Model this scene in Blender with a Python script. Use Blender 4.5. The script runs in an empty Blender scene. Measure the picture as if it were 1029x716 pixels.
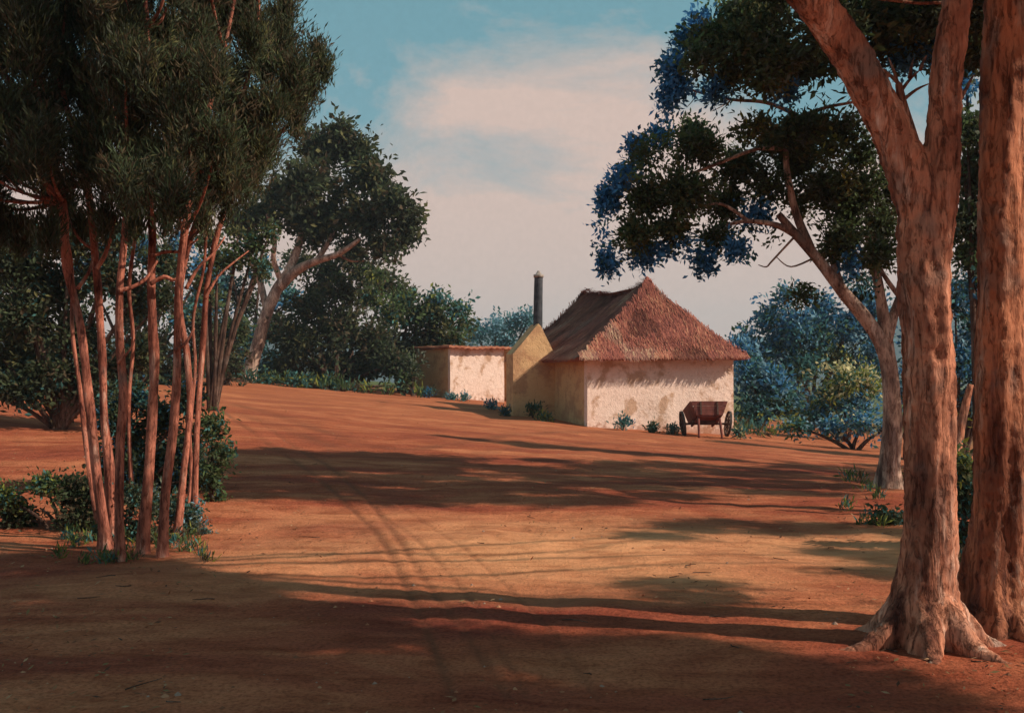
import bpy, math, random
import numpy as np
from mathutils import Vector, noise

random.seed(7)
rng = np.random.default_rng(11)
C = bpy.context.scene
COL = C.collection

# ------------------------------------------------------------------ view
EYE = 1.6
FPX = 1000.0           # focal length in photo pixels (photo 1029 x 716)
HOR = 380.0            # horizon row

def P(px, py, d):
    return Vector(((px - 514.5) / FPX * d, d, EYE + (HOR - py) / FPX * d))

def sstep(a, b, t):
    t = np.clip((t - a) / (b - a), 0, 1)
    return t * t * (3 - 2 * t)

def ground_base(x, y):
    x = np.asarray(x, float); y = np.asarray(y, float)
    s = sstep(8, 26, y) * (1 - sstep(70, 240, y))
    z = s * (-0.082 * (np.clip(x, -22, 20) - 3.2)) + 0.02 * (np.clip(y, 33, 46) - 33)
    return z - sstep(60, 250, y) * 2.5

def gz(x, y):
    return float(ground_base(x, y))

def G(px, py):
    lo, hi = 2.0, 90.0
    d = 5.0
    prev = None
    for k in range(900):
        dd = 3.0 * (1.004 ** k)
        x = (px - 514.5) / FPX * dd
        row = HOR + (EYE - gz(x, dd)) / dd * FPX
        if row <= py:
            d = dd
            break
    x = (px - 514.5) / FPX * d
    return Vector((x, d, gz(x, d)))

SUN_H = Vector((0.965, -0.262)).normalized()
SUN_EL = math.radians(35.5)
COT = 1 / math.tan(SUN_EL)

def sh(px, py, h):
    """where foliage at height h stands so that it shades the ground seen at px, py"""
    g = G(px, py)
    return Vector((g.x + h * COT * SUN_H.x, g.y + h * COT * SUN_H.y, h + g.z))

# ------------------------------------------------------------------ materials
def newmat(name):
    m = bpy.data.materials.new(name); m.use_nodes = True
    nt = m.node_tree
    b = nt.nodes['Principled BSDF']
    return m, nt, b

def N(nt, typ, **kw):
    n = nt.nodes.new(typ)
    for k, v in kw.items():
        if k.startswith('i_'):
            n.inputs[k[2:].replace('_', ' ')].default_value = v
        else:
            setattr(n, k, v)
    return n

def ramp(nt, fac, stops):
    r = nt.nodes.new('ShaderNodeValToRGB')
    e = r.color_ramp.elements
    while len(e) < len(stops): e.new(0.5)
    for el, (p, c) in zip(e, stops):
        el.position = p; el.color = (*c, 1)
    nt.links.new(fac, r.inputs[0])
    return r.outputs[0]

def mapped(nt, scale, coord='Object'):
    tc = nt.nodes.new('ShaderNodeTexCoord')
    mp = nt.nodes.new('ShaderNodeMapping')
    mp.inputs['Scale'].default_value = scale
    nt.links.new(tc.outputs[coord], mp.inputs[0])
    return mp.outputs[0]

def tex_noise(nt, vec, scale, detail=6, rough=0.6, dist=0.0):
    n = nt.nodes.new('ShaderNodeTexNoise')
    n.inputs['Scale'].default_value = scale
    n.inputs['Detail'].default_value = detail
    n.inputs['Roughness'].default_value = rough
    n.inputs['Distortion'].default_value = dist
    nt.links.new(vec, n.inputs['Vector'])
    return n.outputs['Fac']

def bump(nt, b, h, strength, dist):
    bp = nt.nodes.new('ShaderNodeBump')
    bp.inputs['Strength'].default_value = strength
    bp.inputs['Distance'].default_value = dist
    nt.links.new(h, bp.inputs['Height'])
    nt.links.new(bp.outputs[0], b.inputs['Normal'])

def mix(nt, fac, a, b, mode='MIX'):
    m = nt.nodes.new('ShaderNodeMix'); m.data_type = 'RGBA'; m.blend_type = mode
    for s, v in ((0, fac), (6, a), (7, b)):
        if isinstance(v, (int, float)): m.inputs[s].default_value = v
        elif isinstance(v, tuple): m.inputs[s].default_value = (*v, 1)
        else: nt.links.new(v, m.inputs[s])
    return m.outputs[2]

def math_n(nt, op, a, b=None, clamp=False):
    m = nt.nodes.new('ShaderNodeMath'); m.operation = op; m.use_clamp = clamp
    for s, v in ((0, a), (1, b)):
        if v is None: continue
        if isinstance(v, (int, float)): m.inputs[s].default_value = v
        else: nt.links.new(v, m.inputs[s])
    return m.outputs[0]

def leaf_material(name='leaf', transl=0.38):
    m, nt, b = newmat(name)
    a = nt.nodes.new('ShaderNodeAttribute'); a.attribute_name = 'tint'
    nt.links.new(a.outputs['Color'], b.inputs['Base Color'])
    b.inputs['Roughness'].default_value = 0.75
    b.inputs['Specular IOR Level'].default_value = 0.15
    t = nt.nodes.new('ShaderNodeBsdfTranslucent')
    nt.links.new(a.outputs['Color'], t.inputs[0])
    mx = nt.nodes.new('ShaderNodeMixShader'); mx.inputs[0].default_value = transl
    nt.links.new(b.outputs[0], mx.inputs[1]); nt.links.new(t.outputs[0], mx.inputs[2])
    nt.links.new(mx.outputs[0], nt.nodes['Material Output'].inputs[0])
    return m

def straw_material():
    m, nt, b = newmat('thatch_straw')
    a = nt.nodes.new('ShaderNodeAttribute'); a.attribute_name = 'tint'
    nt.links.new(a.outputs['Color'], b.inputs['Base Color'])
    b.inputs['Roughness'].default_value = 0.9
    b.inputs['Specular IOR Level'].default_value = 0.1
    return m

def bark_material(name, dark, mid, light, zs=0.9, s=7.0, bstr=0.8, bdist=0.02):
    m, nt, b = newmat(name)
    v = mapped(nt, (1, 1, zs * 0.16))
    n1 = tex_noise(nt, v, s, 8, 0.65, 0.4)
    v2 = mapped(nt, (1, 1, 0.45))
    n2 = tex_noise(nt, v2, s * 0.45, 5, 0.6, 0.2)
    c1 = ramp(nt, n1, [(0.36, dark), (0.45, mid), (0.55, mid), (0.66, light)])
    c2 = ramp(nt, n2, [(0.40, (0.42, 0.36, 0.36)), (0.56, (1.0, 1.0, 1.0))])
    c = mix(nt, 1.0, c1, c2, 'MULTIPLY')
    v3 = mapped(nt, (1, 1, 0.7))
    n3 = tex_noise(nt, v3, 3.1, 3, 0.5)
    f3 = ramp(nt, n3, [(0.56, (0, 0, 0)), (0.68, (1, 1, 1))])
    c = mix(nt, math_n(nt, 'MULTIPLY', f3, 0.6), c, (0.17, 0.14, 0.12))
    wn = nt.nodes.new('ShaderNodeTexNoise'); wn.inputs['Scale'].default_value = s * .8; nt.links.new(v2, wn.inputs['Vector'])
    wa = nt.nodes.new('ShaderNodeVectorMath'); wa.operation = 'MULTIPLY_ADD'; nt.links.new(wn.outputs['Color'], wa.inputs[0]); wa.inputs[1].default_value = (.10, .10, .10)
    nt.links.new(mapped(nt, (1, 1, 0.16)), wa.inputs[2])
    fs = tex_noise(nt, wa.outputs[0], s * 3.0, 5, 0.7, 0.6)
    crk = ramp(nt, fs, [(0.40, (0, 0, 0)), (0.47, (1, 1, 1))])
    c = mix(nt, 1.0, c, ramp(nt, fs, [(0.38, (0.55, 0.46, 0.42)), (0.46, (1, 1, 1)), (0.62, (1, 1, 1)), (0.70, (1.25, 1.25, 1.22))]), 'MULTIPLY')
    v4 = mapped(nt, (1, 1, 0.22))
    n4 = tex_noise(nt, v4, s * 4.5, 4, 0.7, 0.8)
    c = mix(nt, 1.0, c, ramp(nt, n4, [(0.36, (0.45, 0.40, 0.38)), (0.48, (1, 1, 1)), (0.66, (1.15, 1.15, 1.15))]), 'MULTIPLY')
    nt.links.new(c, b.inputs['Base Color'])
    b.inputs['Roughness'].default_value = 0.85
    b.inputs['Specular IOR Level'].default_value = 0.2
    bump(nt, b, math_n(nt, 'ADD', math_n(nt, 'MULTIPLY', crk, 0.35), math_n(nt, 'ADD', n1, math_n(nt, 'MULTIPLY', n4, 0.5))), bstr, bdist)
    return m

def plaster_material(name, base, stain, stain2, amount=0.5):
    m, nt, b = newmat(name)
    v = mapped(nt, (1, 1, 1))
    n1 = tex_noise(nt, v, 1.35, 7, 0.6, 0.3)
    n2 = tex_noise(nt, v, 6.0, 6, 0.65)
    n3 = tex_noise(nt, v, 34.0, 3, 0.6)
    f = ramp(nt, n1, [(amount, (0, 0, 0)), (amount + 0.08, (1, 1, 1))])
    c = mix(nt, math_n(nt, 'MULTIPLY', f, 0.85), base, stain)
    f2 = ramp(nt, n2, [(0.5, (0, 0, 0)), (0.7, (1, 1, 1))])
    c = mix(nt, math_n(nt, 'MULTIPLY', f2, 0.45), c, stain2)
    # red mud splashed on the foot of the wall, and thin cracks
    sx = nt.nodes.new('ShaderNodeSeparateXYZ'); nt.links.new(v, sx.inputs[0])
    sp_ = math_n(nt, 'SUBTRACT', math_n(nt, 'MULTIPLY', n2, 1.1), math_n(nt, 'MULTIPLY', sx.outputs[2], 0.9))
    c = mix(nt, math_n(nt, 'MULTIPLY', ramp(nt, sp_, [(0.42, (0, 0, 0)), (0.62, (1, 1, 1))]), 0.6), c, (0.38, 0.15, 0.08))
    vo = nt.nodes.new('ShaderNodeTexVoronoi'); vo.feature = 'DISTANCE_TO_EDGE'; vo.inputs['Scale'].default_value = 1.3
    wv = nt.nodes.new('ShaderNodeVectorMath'); wv.operation = 'ADD'; nt.links.new(v, wv.inputs[0])
    ncol = nt.nodes.new('ShaderNodeTexNoise'); ncol.inputs['Scale'].default_value = 3.0; nt.links.new(v, ncol.inputs['Vector'])
    nt.links.new(ncol.outputs['Color'], wv.inputs[1]); nt.links.new(wv.outputs[0], vo.inputs['Vector'])
    cr = ramp(nt, vo.outputs['Distance'], [(0.0, (0.55, 0.5, 0.46)), (0.014, (1, 1, 1))])
    c = mix(nt, 0.6, c, mix(nt, 1.0, c, cr, 'MULTIPLY'))
    nt.links.new(c, b.inputs['Base Color'])
    b.inputs['Roughness'].default_value = 0.95
    b.inputs['Specular IOR Level'].default_value = 0.1
    bump(nt, b, math_n(nt, 'ADD', n2, math_n(nt, 'MULTIPLY', n3, 0.5)), 0.7, 0.05)
    return m

def simple_material(name, c1, c2, scale, rough=0.8, zs=1.0, bstr=0.4, bd=0.01):
    m, nt, b = newmat(name)
    v = mapped(nt, (1, 1, zs))
    n = tex_noise(nt, v, scale, 6, 0.6)
    nt.links.new(ramp(nt, n, [(0.35, c1), (0.65, c2)]), b.inputs['Base Color'])
    b.inputs['Roughness'].default_value = rough
    b.inputs['Specular IOR Level'].default_value = 0.2
    bump(nt, b, n, bstr, bd)
    return m

LEAF = leaf_material()
STRAW = straw_material()
BARK_RED = bark_material('bark_red', (0.26, 0.09, 0.055), (0.58, 0.245, 0.145), (0.80, 0.50, 0.37), bstr=1.0, bdist=0.03)
BARK_RED2 = bark_material('bark_red_grey', (0.22, 0.08, 0.05), (0.48, 0.19, 0.10), (0.52, 0.36, 0.27), s=6.0, bstr=1.0, bdist=0.03)
BARK_THIN = bark_material('bark_thin', (0.17, 0.06, 0.045), (0.48, 0.175, 0.115), (0.64, 0.38, 0.29), s=11, bdist=0.015)
BARK_PALE = bark_material('bark_pale', (0.22, 0.15, 0.12), (0.56, 0.38, 0.29), (0.78, 0.62, 0.52), s=8)
BARK_DARK = bark_material('bark_dark', (0.05, 0.03, 0.025), (0.12, 0.07, 0.05), (0.22, 0.14, 0.11), s=9)
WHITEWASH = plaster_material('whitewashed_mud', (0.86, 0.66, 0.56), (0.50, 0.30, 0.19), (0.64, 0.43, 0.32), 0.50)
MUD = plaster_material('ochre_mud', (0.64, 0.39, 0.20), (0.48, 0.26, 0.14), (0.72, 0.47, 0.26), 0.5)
RUST = simple_material('rusty_sheet', (0.30, 0.10, 0.06), (0.52, 0.22, 0.13), 3.0, 0.75)
PIPE = simple_material('sooty_pipe', (0.025, 0.028, 0.035), (0.07, 0.07, 0.08), 5.0, 0.6)
CAPM = simple_material('pipe_cap', (0.20, 0.17, 0.15), (0.40, 0.33, 0.28), 9.0, 0.6)
WOOD_RED = simple_material('cart_wood', (0.10, 0.028, 0.022), (0.20, 0.06, 0.045), 6.0, 0.8, 0.4)
WOOD_DARK = simple_material('cart_wheel_wood', (0.05, 0.028, 0.022), (0.11, 0.06, 0.045), 8.0, 0.8)
IRON = simple_material('iron_tyre', (0.03, 0.028, 0.027), (0.08, 0.06, 0.05), 10.0, 0.55)

# ------------------------------------------------------------------ mesh helpers
def link_mesh(name, V, F, mats, parent=None, tint=None, smooth=False, matidx=None, origin=None):
    me = bpy.data.meshes.new(name)
    V = np.asarray(V, dtype=np.float32)
    if origin is not None:
        V = V - np.asarray(origin, dtype=np.float32)
    if isinstance(F, np.ndarray):
        nf, k = F.shape
        me.vertices.add(len(V)); me.vertices.foreach_set('co', V.ravel())
        me.loops.add(nf * k); me.loops.foreach_set('vertex_index', F.astype(np.int32).ravel())
        me.polygons.add(nf)
        me.polygons.foreach_set('loop_start', np.arange(0, nf * k, k, dtype=np.int32))
        me.update(calc_edges=True)
    else:
        me.from_pydata([tuple(map(float, v)) for v in V], [], F)
        me.update()
    if tint is not None:
        a = me.attributes.new('tint', 'FLOAT_COLOR', 'POINT')
        t = np.ones((len(V), 4), dtype=np.float32); t[:, :3] = tint
        a.data.foreach_set('color', t.ravel())
    for m in (mats if isinstance(mats, (list, tuple)) else [mats]):
        me.materials.append(m)
    if matidx is not None:
        me.polygons.foreach_set('material_index', np.asarray(matidx, dtype=np.int32))
    me.polygons.foreach_set('use_smooth', np.full(len(me.polygons), smooth))
    o = bpy.data.objects.new(name, me); COL.objects.link(o)
    if parent is not None: o.parent = parent
    elif origin is not None: o.location = origin
    return o

def tag(o, label=None, cat=None, group=None, kind=None):
    if label: o['label'] = label
    if cat: o['category'] = cat
    if group: o['group'] = group
    if kind: o['kind'] = kind
    return o

def thing(name, label, cat, loc, group=None):
    o = bpy.data.objects.new(name, None); COL.objects.link(o)
    o.location = loc; o.empty_display_size = 0.3
    return tag(o, label, cat, group)

def catmull(pts, rad, per=6):
    P_ = [Vector(p) for p in pts]; out = []; ro = []
    n = len(P_)
    for i in range(n - 1):
        p0 = P_[max(i - 1, 0)]; p1 = P_[i]; p2 = P_[i + 1]; p3 = P_[min(i + 2, n - 1)]
        for k in range(per):
            t = k / per
            out.append(0.5 * ((2 * p1) + (p2 - p0) * t + (2 * p0 - 5 * p1 + 4 * p2 - p3) * t * t + (3 * p1 - p0 - 3 * p2 + p3) * t ** 3))
            ro.append(rad[i] * (1 - t) + rad[i + 1] * t)
    out.append(P_[-1]); ro.append(rad[-1])
    return out, ro

class MB:
    def __init__(s): s.V = []; s.F = []; s.M = []
    def add(s, V, F, m=0):
        k = len(s.V); s.V += [tuple(v) for v in V]
        s.F += [tuple(i + k for i in f) for f in F]; s.M += [m] * len(F)
    def tube(s, pts, rad, segs=10, per=6, rough=0.0, flare=None, m=0, seed=0.0):
        pts, rad = catmull(pts, rad, per)
        V = []; F = []
        n = len(pts)
        t0 = (pts[1] - pts[0]).normalized()
        u = t0.orthogonal().normalized()
        for i, p in enumerate(pts):
            t = (pts[min(i + 1, n - 1)] - pts[max(i - 1, 0)]).normalized()
            u = (u - t * u.dot(t)).normalized(); w = t.cross(u)
            for k in range(segs):
                a = 2 * math.pi * k / segs
                d = u * math.cos(a) + w * math.sin(a)
                r = rad[i]
                if rough:
                    q = d * 1.3 + Vector((seed, seed * 2, p.z * 0.9))
                    r *= 1 + rough * noise.noise(q * 2.0) + rough * 0.5 * noise.noise(Vector((d.x * 4 + seed, d.y * 4, p.z * 2.2)))
                if flare:
                    hz = max(0.0, p.z - flare[0])
                    fl = math.exp(-hz / flare[2])
                    r *= 1 + flare[1] * fl * (0.45 + 0.75 * max(0, math.sin(a * flare[3] + flare[4])) ** 1.5)
                V.append(p + d * r)
        for i in range(n - 1):
            for k in range(segs):
                a = i * segs + k; b = i * segs + (k + 1) % segs
                F.append((a, b, b + segs, a + segs))
        F.append(tuple(range(segs - 1, -1, -1)))
        F.append(tuple((n - 1) * segs + k for k in range(segs)))
        s.add(V, F, m)
    def box(s, c, size, R=None, m=0, taper=None):
        hx, hy, hz = size[0] / 2, size[1] / 2, size[2] / 2
        V = []
        for z in (-1, 1):
            for y in (-1, 1):
                for x in (-1, 1):
                    f = (taper if (taper and z < 0) else 1)
                    v = Vector((x * hx * f, y * hy * f, z * hz))
                    if R is not None: v = R @ v
                    V.append(Vector(c) + v)
        s.add(V, [(0, 2, 3, 1), (4, 5, 7, 6), (0, 1, 5, 4), (2, 6, 7, 3), (0, 4, 6, 2), (1, 3, 7, 5)], m)
    def build(s, name, mats, parent=None, smooth=False, origin=None):
        return link_mesh(name, s.V, s.F, mats, parent, smooth=smooth, matidx=s.M, origin=origin)

# ------------------------------------------------------------------ foliage
def unit(n):
    v = rng.normal(size=(n, 3)); return v / np.linalg.norm(v, axis=1, keepdims=True)

def leaves(centers, dirs, L, W, col, droop=0.0):
    """rhombus leaves; arrays of n"""
    n = len(centers)
    dirs = dirs.copy(); dirs[:, 2] -= droop
    dirs /= np.linalg.norm(dirs, axis=1, keepdims=True)
    s = np.cross(dirs, unit(n)); s /= np.linalg.norm(s, axis=1, keepdims=True) + 1e-9
    nrm = np.cross(s, dirs)
    L = L[:, None]; W = W[:, None]
    V = np.empty((n, 4, 3))
    V[:, 0] = centers
    V[:, 1] = centers + dirs * L * 0.5 + s * W * 0.5 + nrm * W * 0.15
    V[:, 2] = centers + dirs * L
    V[:, 3] = centers + dirs * L * 0.5 - s * W * 0.5 + nrm * W * 0.15
    F = np.arange(n * 4).reshape(n, 4)
    T = np.repeat(col, 4, axis=0)
    return V.reshape(-1, 3), F, T

class Foliage:
    def __init__(s): s.V = []; s.F = []; s.T = []; s.n = 0
    def put(s, V, F, T):
        s.V.append(V); s.F.append(F + s.n); s.T.append(T); s.n += len(V)
    def clump(s, c, r, twigs, per, L, W, palette, spread=None, gap=0.0, gscale=1.0, up=0.0, out=0.6, mode='leaf', shell=0.45, flat=0.0):
        """leaf clump: ellipsoid c, r filled with twigs, each twig a spray of leaves"""
        c = np.array(c, float); r = np.array(r, float)
        spread = spread if spread is not None else L * 1.6
        d = unit(twigs)
        rad = (shell + (1 - shell) * rng.random(twigs)) * (rng.random(twigs) ** 0.25)
        bumpy = np.array([0.78 + 0.5 * noise.noise(Vector(v * 1.9) + Vector(c)) for v in d])
        rad = np.where(rng.random(twigs) < 0.07, 1.05 + 0.35 * rng.random(twigs), rad)
        tc = c + d * r * (rad * bumpy)[:, None]
        if flat: tc[:, 2] = np.maximum(tc[:, 2], c[2] - r[2] * flat)
        if gap > 0:
            nv = np.array([noise.noise(Vector(p) * gscale) for p in tc])
            keep = nv > -0.5 + gap
            tc = tc[keep]; d = d[keep]
        k = len(tc)
        if k == 0: return
        # colour of each twig
        cols, wts = zip(*palette)
        wts = np.array(wts, float); wts /= wts.sum()
        ci = rng.choice(len(cols), size=k, p=wts)
        tcol = np.array(cols)[ci] * (0.75 + 0.5 * rng.random((k, 1)))
        idx = np.repeat(np.arange(k), per)
        n = len(idx)
        if mode == 'leaf':
            pos = tc[idx] + rng.normal(size=(n, 3)) * spread * 0.5
            dr = d[idx] * out + unit(n) * 0.8; dr[:, 2] += up
        else:      # feathery spray pointing up and outwards
            ax = d * 0.30 + unit(k) * 0.42; ax[:, 2] = np.abs(ax[:, 2]) * 0.4 + up
            ax /= np.linalg.norm(ax, axis=1, keepdims=True)
            t = rng.random(n)[:, None]
            pos = tc[idx] + ax[idx] * (t - 0.4) * spread * 2.4 + rng.normal(size=(n, 3)) * spread * 0.30
            dr = ax[idx] + unit(n) * 0.50
        dr /= np.linalg.norm(dr, axis=1, keepdims=True)
        LL = L * (0.6 + 0.8 * rng.random(n)); WW = W * (0.6 + 0.8 * rng.random(n))
        col = tcol[idx] * (0.85 + 0.3 * rng.random((n, 1)))
        s.put(*leaves(pos, dr, LL, WW, col))
    def build(s, name, parent, origin, mat=None):
        if not s.V: return None
        return link_mesh(name, np.concatenate(s.V), np.concatenate(s.F), mat or LEAF, parent, tint=np.concatenate(s.T), origin=origin)

# leaf colours (reflectance)
DK = (0.048, 0.058, 0.034); DG = (0.062, 0.086, 0.042); OL = (0.12, 0.12, 0.05); BR = (0.10, 0.075, 0.045)
MG = (0.09, 0.14, 0.055); YG = (0.26, 0.28, 0.06); BG = (0.07, 0.19, 0.18); BL = (0.07, 0.23, 0.42); DB = (0.04, 0.12, 0.20)
PB = (0.20, 0.37, 0.46); CR = (0.60, 0.55, 0.30); GY = (0.13, 0.15, 0.11)

# ------------------------------------------------------------------ ground
def polyline_dist(X, Y, pts):
    D = np.full(X.shape, 1e9)
    for (x0, y0), (x1, y1) in zip(pts[:-1], pts[1:]):
        vx, vy = x1 - x0, y1 - y0
        L2 = vx * vx + vy * vy + 1e-9
        t = np.clip(((X - x0) * vx + (Y - y0) * vy) / L2, 0, 1)
        D = np.minimum(D, np.hypot(X - x0 - t * vx, Y - y0 - t * vy))
    return D

def smooth_track(pix, per=8):
    pts = [G(px, py) for px, py in pix]
    out, _ = catmull(pts, [1] * len(pts), per)
    return [(p.x, p.y) for p in out]

TRACKS = [
    (smooth_track([(205, 405), (262, 440), (318, 480), (358, 515), (384, 545), (408, 590), (432, 640), (455, 700)]), 0.026, .8),
    (smooth_track([(262, 425), (330, 470), (372, 505), (398, 540), (432, 590), (470, 640), (510, 700)]), 0.026, .75),
    (smooth_track([(375, 510), (420, 545), (462, 590), (495, 640), (530, 700)]), 0.020, .55),
    (smooth_track([(400, 505), (470, 555), (520, 600), (562, 645), (600, 700)]), 0.018, .45),
    (smooth_track([(235, 405), (320, 432), (390, 450), (450, 448), (520, 436), (600, 434), (680, 440)]), 0.12, 0.6),
    (smooth_track([(240, 415), (330, 446), (400, 462), (470, 458), (560, 446), (650, 446), (760, 452)]), 0.12, 0.5),
]

def make_ground():
    dense = np.concatenate([np.arange(-6.5, -2.4, 0.045), np.arange(-2.4, 1.2, 0.016), np.arange(1.2, 6.5001, 0.045)])
    wing = 6.5 + np.cumsum(0.05 * 1.055 ** np.arange(1, 142))
    wing = wing[wing < 4500]
    xs = np.concatenate([-wing[::-1], dense, wing])
    ys = [-40, -25, -15, -8, -4, -1, 1]
    y = 2.0
    while y < 4500:
        ys.append(y); y += max(0.035, 0.0055 * y) if y < 60 else 0.04 * y
    ys = np.array(ys)
    X, Y = np.meshgrid(xs, ys)
    Z = ground_base(X, Y)
    near = np.exp(-np.maximum(0, np.hypot(X, Y - 14) - 20) / 20)
    tr = np.zeros_like(X)
    for pts, w, amt in TRACKS:
        D = polyline_dist(X, Y, pts)
        wob = 0.75 + 0.35 * np.sin(X * 3.1 + Y * 2.3) * np.sin(Y * 1.7)
        ww = w * (1 + 0.05 * Y)
        tr = np.maximum(tr, amt * wob * np.exp(-(D / ww) ** 2))
        Z += amt * (-0.010 * np.exp(-(D / ww) ** 2) + 0.003 * np.exp(-((D - 2.0 * ww) / ww) ** 2))
    # gentle undulation, only where it can be seen
    und = np.zeros_like(X)
    m = (np.abs(X) < 26) & (Y > 2) & (Y < 60)
    ii = np.argwhere(m)
    for i, j in ii:
        x, yy = X[i, j], Y[i, j]
        und[i, j] = 0.05 * noise.noise(Vector((x * 0.5, yy * 0.4, 0))) + 0.018 * noise.noise(Vector((x * 2.2, yy * 2.0, 5))) + (0.007 * noise.noise(Vector((x * 8, yy * 8, 9))) if yy < 16 else 0)
    Z += und
    nr, nc = X.shape
    V = np.stack([X, Y, Z], -1).reshape(-1, 3)
    a = (np.arange(nr - 1)[:, None] * nc + np.arange(nc - 1)[None]).reshape(-1)
    F = np.stack([a, a + 1, a + nc + 1, a + nc], 1)
    # earth colour as it lies: attribute r = wheel track wear, g = far grass cover
    green = np.clip(sstep(46, 60, Y) + sstep(14, 24, X) * sstep(20, 34, Y) * 0.8, 0, 1)
    T = np.stack([tr, green, np.zeros_like(tr)], -1).reshape(-1, 3)
    m, nt, b = newmat('red_earth')
    v = mapped(nt, (1, 1, 1))
    vs = mapped(nt, (0.55, 1.5, 1))
    big = tex_noise(nt, vs, 0.55, 6, 0.6, 0.6)
    med = tex_noise(nt, vs, 3.2, 7, 0.65, 0.3)
    fine = tex_noise(nt, v, 38.0, 5, 0.7)
    c = ramp(nt, big, [(0.34, (0.25, 0.055, 0.032)), (0.50, (0.36, 0.095, 0.046)), (0.64, (0.52, 0.18, 0.085))])
    c2 = ramp(nt, med, [(0.30, (0.66, 0.56, 0.52)), (0.52, (1, 1, 1)), (0.74, (1.18, 1.22, 1.25))])
    c = mix(nt, 1.0, c, c2, 'MULTIPLY')
    c3 = ramp(nt, fine, [(0.36, (0.62, 0.58, 0.56)), (0.5, (0.98, 0.98, 0.98)), (0.66, (1.22, 1.22, 1.22))])
    c = mix(nt, 1.0, c, c3, 'MULTIPLY')
    # far ground is a redder soil
    geo = nt.nodes.new('ShaderNodeNewGeometry')
    sep = nt.nodes.new('ShaderNodeSeparateXYZ'); nt.links.new(geo.outputs['Position'], sep.inputs[0])
    mr = nt.nodes.new('ShaderNodeMapRange'); mr.inputs[1].default_value = 16; mr.inputs[2].default_value = 34
    nt.links.new(sep.outputs[1], mr.inputs[0])
    c = mix(nt, math_n(nt, 'MULTIPLY', mr.outputs[0], 0.45), c, (0.42, 0.155, 0.068))
    # lighter sunlit tone put into the earth colour across the open part of the yard
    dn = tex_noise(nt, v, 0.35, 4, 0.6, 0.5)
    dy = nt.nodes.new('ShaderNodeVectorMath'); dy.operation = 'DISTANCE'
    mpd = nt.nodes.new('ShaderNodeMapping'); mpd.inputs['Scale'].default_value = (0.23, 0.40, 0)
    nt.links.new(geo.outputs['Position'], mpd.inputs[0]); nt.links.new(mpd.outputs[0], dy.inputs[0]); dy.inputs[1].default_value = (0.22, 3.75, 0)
    sunlit_tan = math_n(nt, 'SUBTRACT', math_n(nt, 'ADD', 1.15, math_n(nt, 'MULTIPLY', math_n(nt, 'SUBTRACT', dn, 0.5), 2.4)), dy.outputs['Value'], True)
    c = mix(nt, math_n(nt, 'MULTIPLY', sunlit_tan, 0.85), c, mix(nt, 1.0, (0.70, 0.325, 0.155), c2, 'MULTIPLY'))
    at = nt.nodes.new('ShaderNodeAttribute'); at.attribute_name = 'tint'
    sc = nt.nodes.new('ShaderNodeSeparateColor'); nt.links.new(at.outputs['Color'], sc.inputs[0])
    c = mix(nt, math_n(nt, 'MULTIPLY', sc.outputs[0], 0.95, True), c, (0.17, 0.06, 0.032))
    grass = ramp(nt, med, [(0.35, (0.05, 0.075, 0.03)), (0.65, (0.13, 0.14, 0.05))])
    c = mix(nt, sc.outputs[1], c, grass)
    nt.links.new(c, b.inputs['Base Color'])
    b.inputs['Roughness'].default_value = 0.95
    b.inputs['Specular IOR Level'].default_value = 0.08
    fin2 = tex_noise(nt, v, 9.0, 6, 0.7)
    h = math_n(nt, 'ADD', math_n(nt, 'MULTIPLY', med, .6), math_n(nt, 'ADD', math_n(nt, 'MULTIPLY', fin2, 0.6), math_n(nt, 'MULTIPLY', fine, 0.3)))
    bump(nt, b, h, 0.8, 0.06)
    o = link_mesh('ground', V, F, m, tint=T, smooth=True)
    tag(o, 'bare red earth yard with faint wheel tracks', None, kind='structure')
make_ground()

# ------------------------------------------------------------------ hills
def make_hills(name, d0, amp, seed, prof, mat):
    xs = np.linspace(-1.1, 1.1, 160)
    V = []; F = []
    rows = [(-0.10, 0.0), (-0.05, 0.45), (0.0, 0.8), (0.06, 1.0), (0.16, 0.85), (0.3, 0.2)]
    for (dy, hh) in rows:
        for u in xs:
            d = d0 * (1 + dy)
            x = u * d
            h = prof(u) * amp * (0.9 + 0.35 * noise.noise(Vector((u * 5 + seed, dy * 2, 0))) + 0.12 * noise.noise(Vector((u * 22, dy * 6, seed)))) + 0.05 * amp * noise.noise(Vector((u * 90, dy * 9, seed)))
            V.append((x, d, -4 + hh * h))
    n = len(xs)
    for i in range(len(rows) - 1):
        for j in range(n - 1):
            a = i * n + j; F.append((a, a + 1, a + n + 1, a + n))
    o = link_mesh(name, V, F, mat, smooth=True)
    tag(o, None, None, kind='structure')
    return o
HILLM = simple_material('wooded_hill', (0.02, 0.045, 0.05), (0.05, 0.085, 0.085), 0.03, 0.95, 1, 0.2, 1.0)
make_hills('hills', 620, 44, 3.0, lambda u: 0.55 + 0.35 * math.exp(-((u + 0.35) / 0.25) ** 2) + 0.55 * math.exp(-((u - 0.38) / 0.2) ** 2), HILLM)
make_hills('far_hills', 950, 58, 9.0, lambda u: 0.55 + 0.45 * math.exp(-((u + 0.05) / 0.12) ** 2), HILLM)

# ------------------------------------------------------------------ cottage
Fv = Vector((0.30, -0.954, 0)).normalized()      # out of the end wall
Ev = Vector((-Fv.y, Fv.x, 0))                    # along the end wall, to the right
CC = Vector((2.46, 32.0, 0))                     # near left corner of the cottage

def H(e, l, z):            # cottage coordinates: e to the right, l to the back
    return CC + Ev * e - Fv * l + Vector((0, 0, z))

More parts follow.
